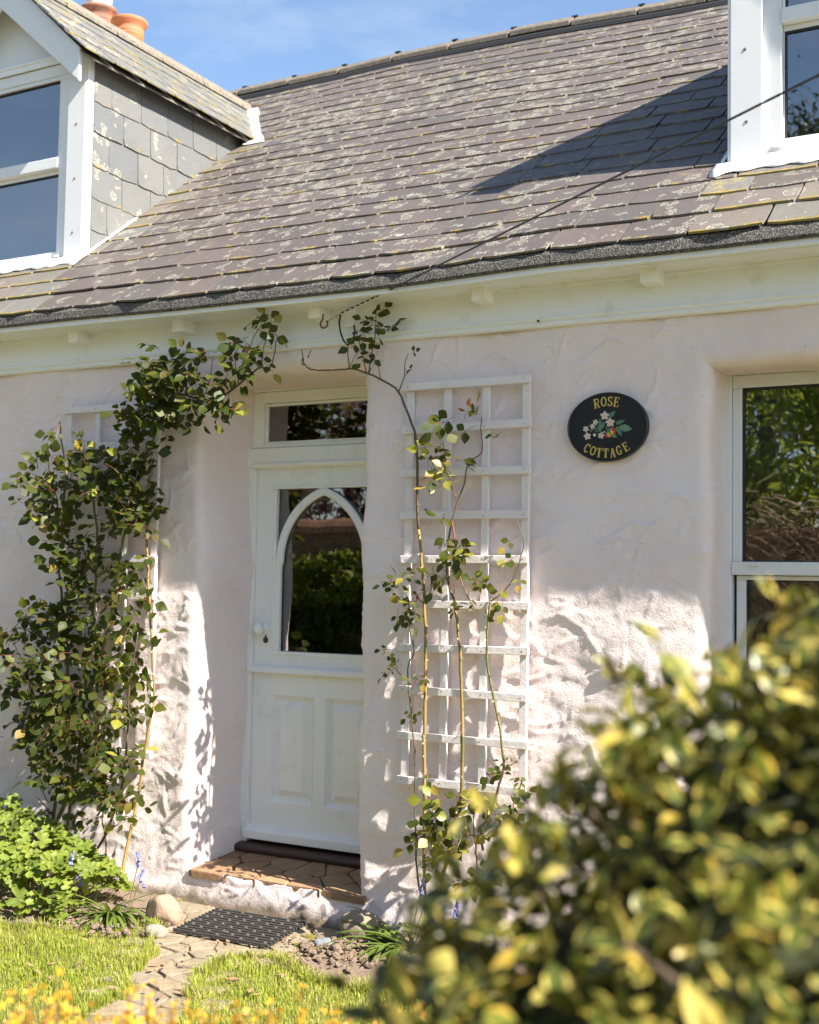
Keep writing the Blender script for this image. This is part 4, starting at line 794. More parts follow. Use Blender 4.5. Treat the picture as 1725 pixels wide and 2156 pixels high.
def letter(ch, px, py, rot, hpx):
    m = MB(); gw = max(p[0] for s, _ in GLY[ch] for p in s); c, s_ = math.cos(math.radians(rot)), math.sin(math.radians(rot))
    for i, (pts, w) in enumerate(GLY[ch]):
        L, Rr = ribbon(pts, w); y0, y1 = PF + 0.0005, PF - 0.0022 - 0.00025 * i
        def W(p):
            x, z = (p[0] - gw / 2) * hpx * kz * 1.06, (p[1] - 0.5) * hpx * kz; X, Z = PQ(px, py); return X + x * c - z * s_, Z + x * s_ + z * c
        n = len(L); v = []
        for l, r in zip(L, Rr): (a, b), (d, e) = W(l), W(r); v += [(a, y0, b), (a, y1, b), (d, y1, e), (d, y0, e)]
        f = [(k * 4 + j, k * 4 + j + 1, (k + 1) * 4 + j + 1, (k + 1) * 4 + j) for k in range(n - 1) for j in range(3)] + [(0, 3, 2, 1), (n * 4 - 4, n * 4 - 3, n * 4 - 2, n * 4 - 1)]
        m.add(v, f)
    o = m.build('letter', 'gold', sg); return o
for ch, x, y, r in (('R', 662, 318, 9), ('O', 784, 287, 2), ('S', 897, 284, -4), ('E', 1016, 300, -11)): letter(ch, x, y, r, 172)
for ch, x, y, r in (('C', 489, 1116, -29), ('O', 597, 1168, -17), ('T', 712, 1203, -7), ('T', 832, 1212, -1), ('A', 957, 1207, 6), ('G', 1066, 1164, 17), ('E', 1186, 1104, 30)): letter(ch, x, y, r, 168)
def flat_poly(name, pts, mat, hgt, parent=sg, dome=0.0):
    P2 = [PQ(*p) for p in pts]; c = (sum(p[0] for p in P2) / len(P2), sum(p[1] for p in P2) / len(P2)); n = len(P2)
    v = [(x, PF + 0.0005, z) for x, z in P2] + [(x, PF - hgt, z) for x, z in P2] + [(c[0], PF - hgt - dome, c[1])]
    m = MB(); m.add(v, [(k, (k + 1) % n, n + (k + 1) % n, n + k) for k in range(n)] + [(n + k, n + (k + 1) % n, 2 * n) for k in range(n)]); return m.build(name, mat, parent)
def leafpoly(x0, y0, x1, y1, w, n=7):
    o = []; dx, dy = x1 - x0, y1 - y0; L = math.hypot(dx, dy); nx, ny = -dy / L, dx / L
    for s in (1, -1):
        ks = range(n + 1) if s > 0 else range(n - 1, 0, -1)
        for k in ks: t = k / n; ww = w * math.sin(math.pi * t ** 0.8) * (1.12 if k % 2 else 0.9); o.append((x0 + dx * t + nx * ww * s, y0 + dy * t + ny * ww * s))
    return o
for x0, y0, x1, y1, w, mt in ((880, 580, 998, 455, 38, 'plaque_leaf'), (1000, 690, 1175, 628, 34, 'plaque_leaf'), (1060, 750, 1300, 790, 62, 'plaque_leaf_light'), (1020, 730, 1112, 915, 40, 'plaque_leaf'), (740, 770, 720, 590, 34, 'plaque_leaf'), (720, 760, 830, 640, 32, 'plaque_leaf'), (700, 770, 810, 700, 36, 'plaque_leaf_light'), (690, 760, 750, 830, 34, 'plaque_leaf'), (960, 750, 820, 850, 28, 'plaque_leaf'), (930, 880, 1030, 930, 30, 'plaque_leaf_light'), (640, 800, 680, 840, 18, 'plaque_leaf'), (540, 690, 560, 740, 16, 'plaque_leaf')):
    flat_poly('motif_leaf', leafpoly(x0, y0, x1, y1, w), mt, 0.0016 + U(0, .0008), dome=0.0015)
for pts in ([(525, 800), (600, 790), (720, 745)], [(640, 690), (690, 735)], [(600, 740), (650, 770)], [(545, 830), (590, 800)], [(840, 740), (850, 790)]):
    m = MB(); m.tube([(PQ(*p)[0], PF - 0.001, PQ(*p)[1]) for p in pts], 0.0018, 6); m.build('motif_stem', 'plaque_leaf_light', sg)
for x, y, r, a in ((810, 540, 78, 90), (908, 665, 80, 95), (644, 655, 50, 70), (590, 730, 48, 30), (471, 775, 55, 60), (500, 905, 66, 100), (748, 895, 60, 75)):
    for k in range(5):
        q = math.radians(a + 72 * k); ca, sa = math.cos(q), -math.sin(q)
        fp = flat_poly('petal', [(x + ca * r * (0.60 + 0.42 * math.cos(t)) - sa * r * 0.33 * math.sin(t), y + sa * r * (0.60 + 0.42 * math.cos(t)) + ca * r * 0.33 * math.sin(t)) for t in np.linspace(0, 2 * math.pi, 11)[:-1]], 'petal', 0.0028, dome=0.0002)
        flat_poly('petal_hollow', [(x + ca * r * (0.62 + 0.22 * math.cos(t)) - sa * r * 0.15 * math.sin(t), y + sa * r * (0.62 + 0.22 * math.cos(t)) + ca * r * 0.15 * math.sin(t)) for t in np.linspace(0, 2 * math.pi, 9)[:-1]], 'petal_shade', 0.0033, fp)
    flat_poly('flower_centre', [(x + r * 0.24 * math.cos(t), y + r * 0.24 * math.sin(t)) for t in np.linspace(0, 2 * math.pi, 9)[:-1]], 'petal_centre', 0.0040, dome=0.001)
flat_poly('bud', [(628 + 26 * math.cos(t), 885 + 28 * math.sin(t)) for t in np.linspace(0, 2 * math.pi, 9)[:-1]], 'petal', 0.003, dome=0.001)
flat_poly('bud', [(802 + 14 * math.cos(t), 832 + 16 * math.sin(t)) for t in np.linspace(0, 2 * math.pi, 9)[:-1]], 'petal', 0.003, dome=0.001)
flat_poly('strawberry', [(905, 795), (960, 758), (1010, 762), (1015, 830), (1000, 885), (960, 890), (935, 850)], 'berry_red', 0.0026, dome=0.001)
flat_poly('strawberry', [(790, 900), (830, 850), (880, 835), (920, 880), (940, 930), (870, 942), (820, 930)], 'berry_red', 0.0026, dome=0.001)
flat_poly('strawberry_heart', [(905, 810), (930, 790), (980, 830), (975, 870), (940, 885), (915, 850)], 'berry_yellow', 0.0042, dome=0.0004)
flat_poly('strawberry_heart', [(848, 862), (885, 838), (925, 885), (925, 910), (890, 922), (860, 900)], 'berry_yellow', 0.0042, dome=0.0004)
for x, y in ((193, 766), (1492, 721)):
    X, Z = PQ(x, y); m = MB(); m.lathe((X, PF, Z), [(0.0065, 0), (0.006, 0.002), (0.002, 0.0032)], 12, (0, -1, 0)); m.build('screw', 'plaque_rim', sg)

# ================================================================ OVERHEAD CABLE
wa, wb2, wc = Vector([(0.578,-0.140,2.837)][0]), Vector([(0.867,-0.220,2.893)][0]), Vector([(2.988,-1.600,2.977)][0])
wd = wc + (wc - wb2) * 2.6
cb = thing('overhead_cable', 'black cable running from the eaves up past the right dormer', 'cable', tuple(wa), None)
pts = []
for k in range(41):
    t = k / 40; p = wb2.lerp(wd, t); p.z -= 0.015 * math.sin(math.pi * t) * 1.0; pts.append(p)
m = MB(); m.tube([wa.lerp(wb2, k / 6) for k in range(7)] + pts[1:], 0.0042, 6); m.build('line', 'cable', cb)
m = MB(); dirv = (wb2 - wa); n = 60; e1 = dirv.cross(Vector((0, 0, 1))).normalized(); e2 = dirv.normalized().cross(e1)
m.tube([wa + dirv * (k / n * 1.0) + (e1 * math.cos(k * 0.95) + e2 * math.sin(k * 0.95)) * 0.0068 for k in range(n + 1)], 0.0032, 5); m.build('twisted_grip', 'lead', cb)
lp = [(0.553,-0.100,2.847),(0.546,-0.100,2.801),(0.555,-0.100,2.755),(0.571,-0.100,2.718),(0.595,-0.100,2.694),(0.616,-0.100,2.706),(0.630,-0.100,2.736),(0.632,-0.100,2.766),(0.627,-0.100,2.785)]
m = MB(); m.tube(lp, 0.0048, 6); m.build('drip_loop', 'cable', cb)
m = MB(); m.tube([wa, Vector([(0.507,-0.110,2.820)][0]), Vector([(0.476,-0.110,2.812)][0])], 0.0016, 5); m.build('tie_wire', 'rust', cb)
m = MB(); m.tube([(0.564,-0.045,2.787),(0.568,-0.045,2.737),(0.583,-0.045,2.662),(0.589,-0.045,2.610),(0.619,-0.045,2.563),(0.658,-0.045,2.556)], 0.0022, 5); m.build('thin_wire', 'cream_white_paint', cb)
# far end: pole added outside the image to hold up the cable's end
pl_ = thing('cable_support_pole', 'brown wooden pole added out of frame to hold up the cable end', 'pole', (wd.x + 0.1, wd.y, 0))
m = MB(); m.tube([(wd.x + 0.1, wd.y, -0.3), (wd.x + 0.1, wd.y, wd.z + 0.5)], [0.12, 0.09], 12); m.build('shaft', 'wood', pl_); m = MB(); m.box(wd.x - 0.05, wd.x + 0.25, wd.y - 0.04, wd.y + 0.04, wd.z - 0.04, wd.z + 0.04); m.build('bracket', 'iron', pl_)
print('pole', wd)

# ================================================================ GROUND
random.seed(41)
def inpoly(x, y, poly):
    c = np.zeros(np.shape(x), bool); n = len(poly)
    for i in range(n):
        (x1, y1), (x2, y2) = poly[i], poly[i - 1]
        c ^= ((y1 > y) != (y2 > y)) & (x < (x2 - x1) * (y - y1) / (y2 - y1 + 1e-12) + x1)
    return c
struct(piece('ground', mesh('ground', [(-150, -150, -0.06), (150, -150, -0.06), (150, 150, -0.06), (-150, 150, -0.06)], [(0, 1, 2, 3)]), 'turf'))
PATH = [(-0.33, -0.02), (-0.40, -0.16), (-0.24, -0.36), (-0.06, -0.52), (0.04, -0.68), (0.16, -0.86), (0.24, -1.02), (0.36, -1.24), (0.44, -1.6), (0.50, -2.6), (0.9, -2.6), (0.84, -1.6), (0.68, -1.26), (0.46, -0.98), (0.40, -0.80), (0.40, -0.66), (0.46, -0.56), (0.56, -0.51), (0.66, -0.56), (0.78, -0.60), (0.80, -0.30), (0.76, -0.05)]
BEDL = [(-3, 0.1), (-3, -0.78), (-1.2, -0.84), (-0.62, -0.74), (-0.34, -0.56), (-0.20, -0.42), (-0.36, -0.16), (-0.33, 0.1)]
BEDR = [(0.74, 0.1), (0.78, -0.30), (0.70, -0.56), (0.84, -0.66), (1.1, -0.66), (1.6, -0.70), (4.5, -0.8), (4.5, 0.1)]
gx = np.arange(-2.9, 3.01, 0.02); gy = np.arange(-3.6, 0.07, 0.02); X, Y = np.meshgrid(gx, gy, indexing='ij')
inL = inpoly(X, Y, BEDL); inR = inpoly(X, Y, BEDR); inP = inpoly(X, Y, PATH)
Z = np.zeros_like(X); bed = inL | inR
for i in range(X.shape[0]):
    for j in range(X.shape[1]):
        v = Vector((X[i, j], Y[i, j], 0))
        if bed[i, j]: Z[i, j] = 0.012 + 0.020 * mn.noise(v * 9) + 0.016 * abs(mn.noise(v * 24)) + 0.008 * mn.noise(v * 50)
        elif inP[i, j]: Z[i, j] = -0.003 + 0.004 * mn.noise(v * 20)
        else: Z[i, j] = -0.004 + 0.010 * mn.noise(v * 3) + 0.005 * mn.noise(v * 15)
nx_, ny_ = X.shape; idx = np.arange(nx_ * ny_).reshape(nx_, ny_); Q = np.stack([idx[:-1, :-1], idx[1:, :-1], idx[1:, 1:], idx[:-1, 1:]], -1).reshape(-1, 4)
VV = np.stack([X, Y, Z], -1).reshape(-1, 3); cb_, cp_ = bed.reshape(-1)[Q].mean(1) > 0.5, inP.reshape(-1)[Q].mean(1) > 0.5
struct(piece('soil_bed', np_mesh('soil_bed', VV, Q[cb_], smooth=True), 'soil')); struct(piece('lawn', np_mesh('lawn', VV, Q[~cb_ & ~cp_], smooth=True), 'turf'))
path = struct(piece('path', np_mesh('path', VV, Q[cp_ & ~cb_], smooth=True), 'path_joint'))
# crazy paving
px = [(-0.27, -0.12), (-0.22, -0.27), (-0.10, -0.20), (0.02, -0.30), (0.15, -0.2), (0.3, -0.25), (0.45, -0.2), (-0.14, -0.40), (-0.02, -0.47), (0.02, -0.56), (0.12, -0.53), (0.20, -0.57), (0.30, -0.52), (0.36, -0.60), (0.27, -0.64), (0.12, -0.63), (0.10, -0.72), (0.20, -0.74), (0.31, -0.77), (0.20, -0.85), (0.32, -0.90), (0.40, -0.93), (0.27, -1.00), (0.38, -1.04), (0.50, -1.08), (0.34, -1.14), (0.46, -1.20), (0.58, -1.18), (0.44, -1.34), (0.60, -1.33), (0.52, -1.48), (0.68, -1.5), (0.6, -1.68), (0.76, -1.75), (0.6, -1.95), (0.78, -2.1), (0.62, -2.3), (0.8, -2.45), (0.57, -0.12), (0.70, -0.16), (0.57, -0.30), (0.72, -0.32), (0.60, -0.44), (0.52, -0.40), (0.70, -0.48), (0.48, -0.50)]
for s, poly in cells(px, [(-0.40, -0.02), (0.80, -0.02), (0.95, -2.6), (0.3, -2.6), (-0.45, -0.4)], 0.011):
    if not inpoly(np.array([s[0]]), np.array([s[1]]), PATH)[0]: continue
    stone_piece('stone', [(s[0] + max(-0.16, min(0.16, p[0] - s[0])), s[1] + max(-0.15, min(0.15, p[1] - s[1]))) for p in poly], -0.010, 0.018, 'path_stone', path, 0.18, 0.02, 0.004)
for (x, y, z) in [(0.536,-0.211,0.012),(0.607,-0.253,0.012),(0.582,-0.336,0.012),(0.669,-0.281,0.012)]:   # moss cushions in the joints
    m = MB(); m.lathe((x, y, 0.0), [(0.06, 0), (0.05, 0.012), (0.03, 0.018), (0.005, 0.02)], 12); o = stuff(m.build('moss', 'moss', path, smooth=True)); o.matrix_basis = Matrix.Translation((x, y, 0)) @ Matrix.Diagonal((1.2, 0.45, 1, 1)) @ Matrix.Translation((-x, -y, 0))
# loose stones
def rock(name, label, c, r, mat, rot, seed, sharp=0.0):
    bm = bmesh.new(); bmesh.ops.create_icosphere(bm, subdivisions=4, radius=1); o = Vector((seed, seed * 1.7, 3))
    for v in bm.verts:
        p = v.co.copy(); k = 1 + 0.16 * mn.noise(p * 1.1 + o) + 0.05 * mn.noise(p * 3 + o)
        if sharp:
            for q in range(5): d = Vector((math.sin(q * 2.1 + seed), math.cos(q * 1.3 + seed), math.sin(q * 3.7 + seed * 2))).normalized(); k = min(k, (0.80 + 0.02 * q) / max(0.25, p.dot(d))) if p.dot(d) > 0 else k
        v.co = p * k
    me = bpy.data.meshes.new(name); bm.to_mesh(me); bm.free(); me.polygons.foreach_set('use_smooth', [True] * len(me.polygons))
    ob = piece(name, me, mat); ob.matrix_basis = Matrix.Translation(c) @ Matrix.Rotation(rot, 4, 'Z') @ Matrix.Rotation(0.2, 4, 'Y') @ Matrix.Diagonal((*r, 1)); tag(ob, label, 'stone', 'loose stones at the foot of the wall'); return ob
a = [(-0.165,-0.381,0.070)][0]; rock('stone', 'large pinkish angular stone at the left end of the doorstep wall', (a[0], a[1], 0.062), (0.088, 0.072, 0.078), 'pink_stone', 0.4, 1, 1)
a = [(-0.053,-0.571,0.030)][0]; rock('stone', 'pale rounded cobble between the soil and the path beside the mat', (a[0], a[1], 0.030), (0.055, 0.036, 0.036), 'pale_stone', 0.7, 2)
a = [(0.722,-0.102,0.070)][0]; rock('stone', 'brown rounded boulder at the foot of the right door pier', (a[0] + 0.02, a[1] - 0.02, 0.055), (0.105, 0.075, 0.078), 'brown_stone', 0.2, 3)
a = [(0.655,-0.298,0.020)][0]; rock('stone', 'smooth blue grey pebble at the edge of the soil heap', (a[0], a[1], 0.018), (0.045, 0.034, 0.028), 'blue_stone', 0.5, 4)
a = [(0.650,-0.138,0.020)][0]; rock('stone', 'small grey pebble tucked beside the brown boulder', (a[0], a[1], 0.02), (0.035, 0.026, 0.022), 'blue_stone', 1.2, 5)
# heap of crumbly soil to the right of the path
for k in range(520):
    x, y = random.gauss(0.80, 0.11), random.gauss(-0.36, 0.10)
    if k > 330: x, y = random.gauss(-0.42, 0.14), random.gauss(-0.55, 0.08)
    bm = bmesh.new(); bmesh.ops.create_icosphere(bm, subdivisions=2, radius=1)
    for v in bm.verts: v.co *= 1 + 0.6 * mn.noise(v.co * 1.9 + Vector((k, 0, 0)))
    if k == 0: clod_v, clod_f = [], []
    r = abs(random.gauss(0, 0.0065)) + 0.0035; z = 0.025 + 0.03 * math.exp(-((x - 0.80) ** 2 + (y + 0.36) ** 2) / 0.012) * random.random(); o = len(clod_v); clod_v += [tuple(Vector((x, y, z)) + Vector((v.co.x * r, v.co.y * r, v.co.z * r * 0.8))) for v in bm.verts]; clod_f += [tuple(v.index + o for v in f.verts) for f in bm.faces]; bm.free()
cl = stuff(piece('soil_clods', mesh('soil_clods', clod_v, clod_f, smooth=False), 'soil')); tag(cl, 'crumbly brown soil clods lying on the flower beds', 'soil')

# dry bits of leaf, twigs and needles dropped on the path and lawn
m = MB()
for k in range(150):
    x, y = U(-0.45, 0.95), U(-1.3, -0.02); a = U(0, 6.28); L = U(0.008, 0.03); w = L * U(0.08, 0.5); z = 0.014 + U(0, 0.012); c, s = math.cos(a), math.sin(a)
    m.add([(x - c * L, y - s * L, z), (x + s * w, y - c * w, z + U(0, .006)), (x + c * L, y + s * L, z + U(0, .008)), (x - s * w, y + c * w, z)], [(0, 1, 2), (0, 2, 3)])
t = NT('dry_litter', 0.9); t.col(t.ramp(t.island(), [(0, (0.22, 0.12, 0.06)), (0.5, (0.34, 0.22, 0.11)), (1, (0.12, 0.08, 0.05))])); MT['dry_litter'] = t.m
tag(stuff(m.build('leaf_litter', 'dry_litter', fix=False)), 'scattered dry leaf scraps and twigs on the path', 'litter')

# ================================================================ DOOR MAT
mat_ = thing('door_mat', 'black slatted rubber mat lying on the path before the step', 'mat', (0.2, -0.3, 0.01))
mA, mB, mC, mD = [Vector(p) for p in [(-0.084,-0.092,0.016),(0.416,-0.068,0.016),(0.480,-0.478,0.016),(-0.026,-0.497,0.016)]]
nb = 13
for k in range(nb):
    t = (k + 0.5) / nb; p, q = mA.lerp(mD, t), mB.lerp(mC, t); ax = (q - p).normalized(); wv = (mD - mA).normalized() * 0.0072
    m = MB(); nseg = 10; v = []
    for i in range(nseg + 1):
        c = p.lerp(q, i / nseg) + Vector((0, 0, U(-.0008, .0008)))
        v += [tuple(c - wv), tuple(c + wv), tuple(c + wv * 0.9 + Vector((0, 0, 0.015))), tuple(c + wv * 0.25 + Vector((0, 0, 0.017))), tuple(c + wv * 0.1 + Vector((0, 0, 0.0145))), tuple(c - wv * 0.1 + Vector((0, 0, 0.017))), tuple(c - wv * 0.9 + Vector((0, 0, 0.015)))]
    f = [(i * 7 + j, i * 7 + (j + 1) % 7, (i + 1) * 7 + (j + 1) % 7, (i + 1) * 7 + j) for i in range(nseg) for j in range(7)] + [tuple(range(7)), tuple(range((nseg + 1) * 7 - 1, nseg * 7 - 1, -1))]
    m.add(v, f); m.build('slat', 'rubber', mat_)
for k in range(8):
    t = (k + 0.55) / 8; p, q = mA.lerp(mB, t), mD.lerp(mC, t); m = MB(); m.tube([p.lerp(q, 0.01) + Vector((0, 0, 0.006)), p.lerp(q, 0.99) + Vector((0, 0, 0.006))], 0.0045, 8); m.build('connecting_rod', 'rubber', mat_)
    for j in range(nb - 1):
        c = p.lerp(q, (j + 1.0) / nb) + Vector((0, 0, 0.008)); m = MB(); m.lathe(c, [(0.011, -0.004), (0.011, 0.004), (0.007, 0.011), (0.001, 0.013)], 10); 
        if (j + k) % 2 == 0: m.build('spacer', 'rubber', mat_)

# ================================================================ GRASS
def blades(n, xr_, yr_, keep, hmin, hmax, wid, clump=0.5, seed=1):
    r = np.random.default_rng(seed); x = r.uniform(*xr_, n); y = r.uniform(*yr_, n); k = keep(x, y); x, y = x[k], y[k]; n = len(x)
    pat = np.array([mn.noise(Vector((a * 5, b * 5, 0))) for a, b in zip(x, y)])
    h = r.uniform(hmin, hmax, n) * (1 + clump * pat); az = r.uniform(0, 2 * np.pi, n); ln = r.uniform(0.15, 0.75, n) * h; w = wid * r.uniform(0.7, 1.3, n)
    dx, dy = np.cos(az), np.sin(az); sx, sy = -dy * w, dx * w; bz = np.full(n, -0.006)
    P = np.empty((n, 5, 3)); P[:, 0] = np.stack([x - sx, y - sy, bz], 1); P[:, 1] = np.stack([x + sx, y + sy, bz], 1)
    P[:, 2] = np.stack([x + dx * ln * 0.35 + sx * 0.8, y + dy * ln * 0.35 + sy * 0.8, h * 0.6], 1); P[:, 3] = np.stack([x + dx * ln * 0.35 - sx * 0.8, y + dy * ln * 0.35 - sy * 0.8, h * 0.6], 1); P[:, 4] = np.stack([x + dx * ln, y + dy * ln, h * (1 - 0.25 * (ln / h))], 1)
    o = np.arange(n)[:, None] * 5; tri = np.concatenate([o + [0, 1, 2], o + [0, 2, 3], o + [3, 2, 4]], 1).reshape(-1, 3); return P.reshape(-1, 3), tri
edge = lambda x, y, s: np.array([mn.noise(Vector((a * 7, b * 7, s))) for a, b in zip(x, y)]) * 0.05
def lawn_ok(x, y):
    jx, jy = edge(x, y, 1), edge(x, y, 9); return ~(inpoly(x + jx, y + jy, PATH) | inpoly(x + jx, y + jy, BEDL) | inpoly(x + jx, y + jy, BEDR))
v1, t1 = blades(170000, (-2.6, 2.4), (-2.3, -0.35), lawn_ok, 0.015, 0.034, 0.0016, 0.6, 3)
def rim_ok(x, y): return lawn_ok(x, y) & (inpoly(x + 0.06, y, PATH) | inpoly(x - 0.06, y, PATH) | inpoly(x, y + 0.07, BEDR) | inpoly(x, y + 0.05, BEDL) | inpoly(x, y + 0.06, PATH))
v2, t2 = blades(90000, (-2.0, 1.6), (-1.9, -0.35), rim_ok, 0.035, 0.070, 0.0018, 0.6, 4)
gr = stuff(piece('grass', np_mesh('grass', np.concatenate([v1, v2]), np.concatenate([t1, t2 + len(v1)])), 'grass')); tag(gr, 'short sunlit yellow green lawn grass around the path', 'grass')

# ================================================================ PLANTS
random.seed(51)
def leaf_mesh(name, wid, prof, mat, fold=0.18, droop=0.15, n=5):
    v = []; uv = []; t_ = [k / n for k in range(n + 1)]
    for t in t_: v.append((0, t, -droop * t * t)); uv.append((0, t))
    for s in (1, -1):
        for t, w in zip(t_[1:-1], prof): v.append((s * wid * w, t + 0.02, -droop * t * t + fold * wid * w)); uv.append((s * w, t))
    m = n - 1; f = []
    for s, o in ((1, n + 1), (-1, n + 1 + m)):
        q = []
        q.append((0, o, 1))
        for k in range(m - 1): q.append((k + 1, o + k, o + k + 1, k + 2))
        q.append((m, o + m - 1, n))
        f += [tuple(reversed(a)) if s < 0 else a for a in q]
    me = mesh(name, v, f, uv, smooth=True); me.materials.append(MT[mat]); return me
RP = [0.66, 1.0, 0.86, 0.45]
ROSEM = [leaf_mesh('leaf', 0.39, RP, 'rose_leaf'), leaf_mesh('leaf', 0.42, [0.6, 1.0, 0.95, 0.58], 'rose_leaf', 0.05, 0.05), leaf_mesh('leaf', 0.36, RP, 'rose_leaf', 0.30, 0.25)]
ROSEY = [leaf_mesh('leaf', 0.36, RP, 'rose_leaf_young', 0.25, 0.2), leaf_mesh('leaf', 0.39, RP, 'rose_leaf_young', 0.10, 0.1)]
ROSER = [leaf_mesh('leaf', 0.22, RP, 'rose_leaf_red', 0.4, 0.25)]
class Foliage:                                                   # the first `limit` leaves become parts, the rest one joined mass
    def __init__(s, parent, limit, mass_mat, name='leaf', mass_name='foliage'): s.p, s.lim, s.mm, s.n = parent, limit, mass_mat, name; s.items = []; s.mass_name = mass_name
    def add(s, me, mx, size): s.items.append((size * (0.75 + 0.5 * random.random()), me, mx))
    def done(s, camsort=True):
        cp = Vector((3.6, -4.93, 1.6)); it = sorted(s.items, key=lambda q: -q[0] / max(0.3, (q[2].translation - cp).length)); V, F, UVs = [], [], []
        for k, (_, me, mx) in enumerate(it):
            if k < s.lim: piece(s.n, me, None, s.p, mx)
            else:
                o = len(V); V += [tuple(mx @ q.co) for q in me.vertices]; F += [tuple(a + o for a in pl.vertices) for pl in me.polygons]
                u = {}
                for l, d in zip(me.loops, me.uv_layers[0].data): u[l.vertex_index] = tuple(d.uv)
                UVs += [u.get(q, (0, 0)) for q in range(len(me.vertices))]
        if V: stuff(piece(s.mass_name, mesh(s.mass_name, V, F, UVs, smooth=True), s.mm, s.p))
LIGHT = Vector((0.30, -0.62, 0.62))
def spray(fo, p, d, young=0.0, red=0.0, size=0.034, n=5, shoot=None, nrm=None, parent=None):
    d = Vector(d).normalized(); nb = (nrm or LIGHT) + rv(0.42); nb = (nb - d * nb.dot(d)).normalized(); sd = d.cross(nb); size *= 1.58; L = size * 1.55
    kind = 'r' if random.random() < red else ('y' if random.random() < young else 'g')
    ms = {'g': ROSEM, 'y': ROSEY, 'r': ROSER}[kind]; P = Vector(p)
    pos = [(1.0, 0)] + [(0.62, 1), (0.62, -1), (0.22, 1), (0.22, -1)][:n - 1]
    for t, s in pos:
        q = P + d * L * t - Vector((0, 0, 0.25 * L * t * t)); dd = (d * (1.0 if s == 0 else 0.45) + sd * s * 0.95 + rv(0.18) - Vector((0, 0, 0.22))).normalized(); nn = nb + rv(0.30)
        z = size * (1.1 if s == 0 else U(0.78, 1.0)) * (0.72 if kind == 'r' else 1); fo.add(random.choice(ms), frame(q + dd * size * 0.12, dd, nn, z), z)
    if parent is not None:
        m = MB(); m.tube([P, P + d * L * 0.5 - Vector((0, 0, 0.06 * L)), P + d * L - Vector((0, 0, 0.25 * L))], 0.0011, 4, cap=False); fo.st = getattr(fo, 'st', MB()); fo.st.add(m.v, m.f)
def canes(parent, lst, thorn=0):
    for pts, r0, r1, mt in lst:
        pts = [Vector(p) for p in pts]; Q = []
        for i in range(len(pts) - 1):                             # Catmull-Rom through the points
            p0, p1, p2, p3 = pts[max(i - 1, 0)], pts[i], pts[i + 1], pts[min(i + 2, len(pts) - 1)]
            for k in range(4):
                t = k / 4; Q.append(0.5 * ((2 * p1) + (p2 - p0) * t + (2 * p0 - 5 * p1 + 4 * p2 - p3) * t * t + (3 * p1 - p0 - 3 * p2 + p3) * t ** 3) + rv(0.0012))
        Q.append(pts[-1]); m = MB(); m.tube(Q, [r0 + (r1 - r0) * k / (len(Q) - 1) for k in range(len(Q))], 7); st = m.build('cane', mt, parent, smooth=True)
        if thorn:
            m = MB(); dist = 0
            for a, b in zip(Q[:-1], Q[1:]):
                dist += (b - a).length
                if dist > thorn: 
                    dist = random.uniform(-0.02, 0.02); ang = U(0, 6.28); tn = (b - a).normalized(); x = tn.orthogonal().normalized(); y = tn.cross(x); o = x * math.cos(ang) + y * math.sin(ang); r = (r0 + r1) / 2
                    if o.y > 0.3: o.y *= -1
                    c = a + o * r * 0.8; m.add([c + tn * 0.005, c - tn * 0.005, c + o.cross(tn) * 0.002, c - o.cross(tn) * 0.002, c + o * 0.011 - tn * 0.003], [(0, 2, 4), (2, 1, 4), (1, 3, 4), (3, 0, 4)])
            if m.v: stuff(m.build('thorns', 'thorn', st))
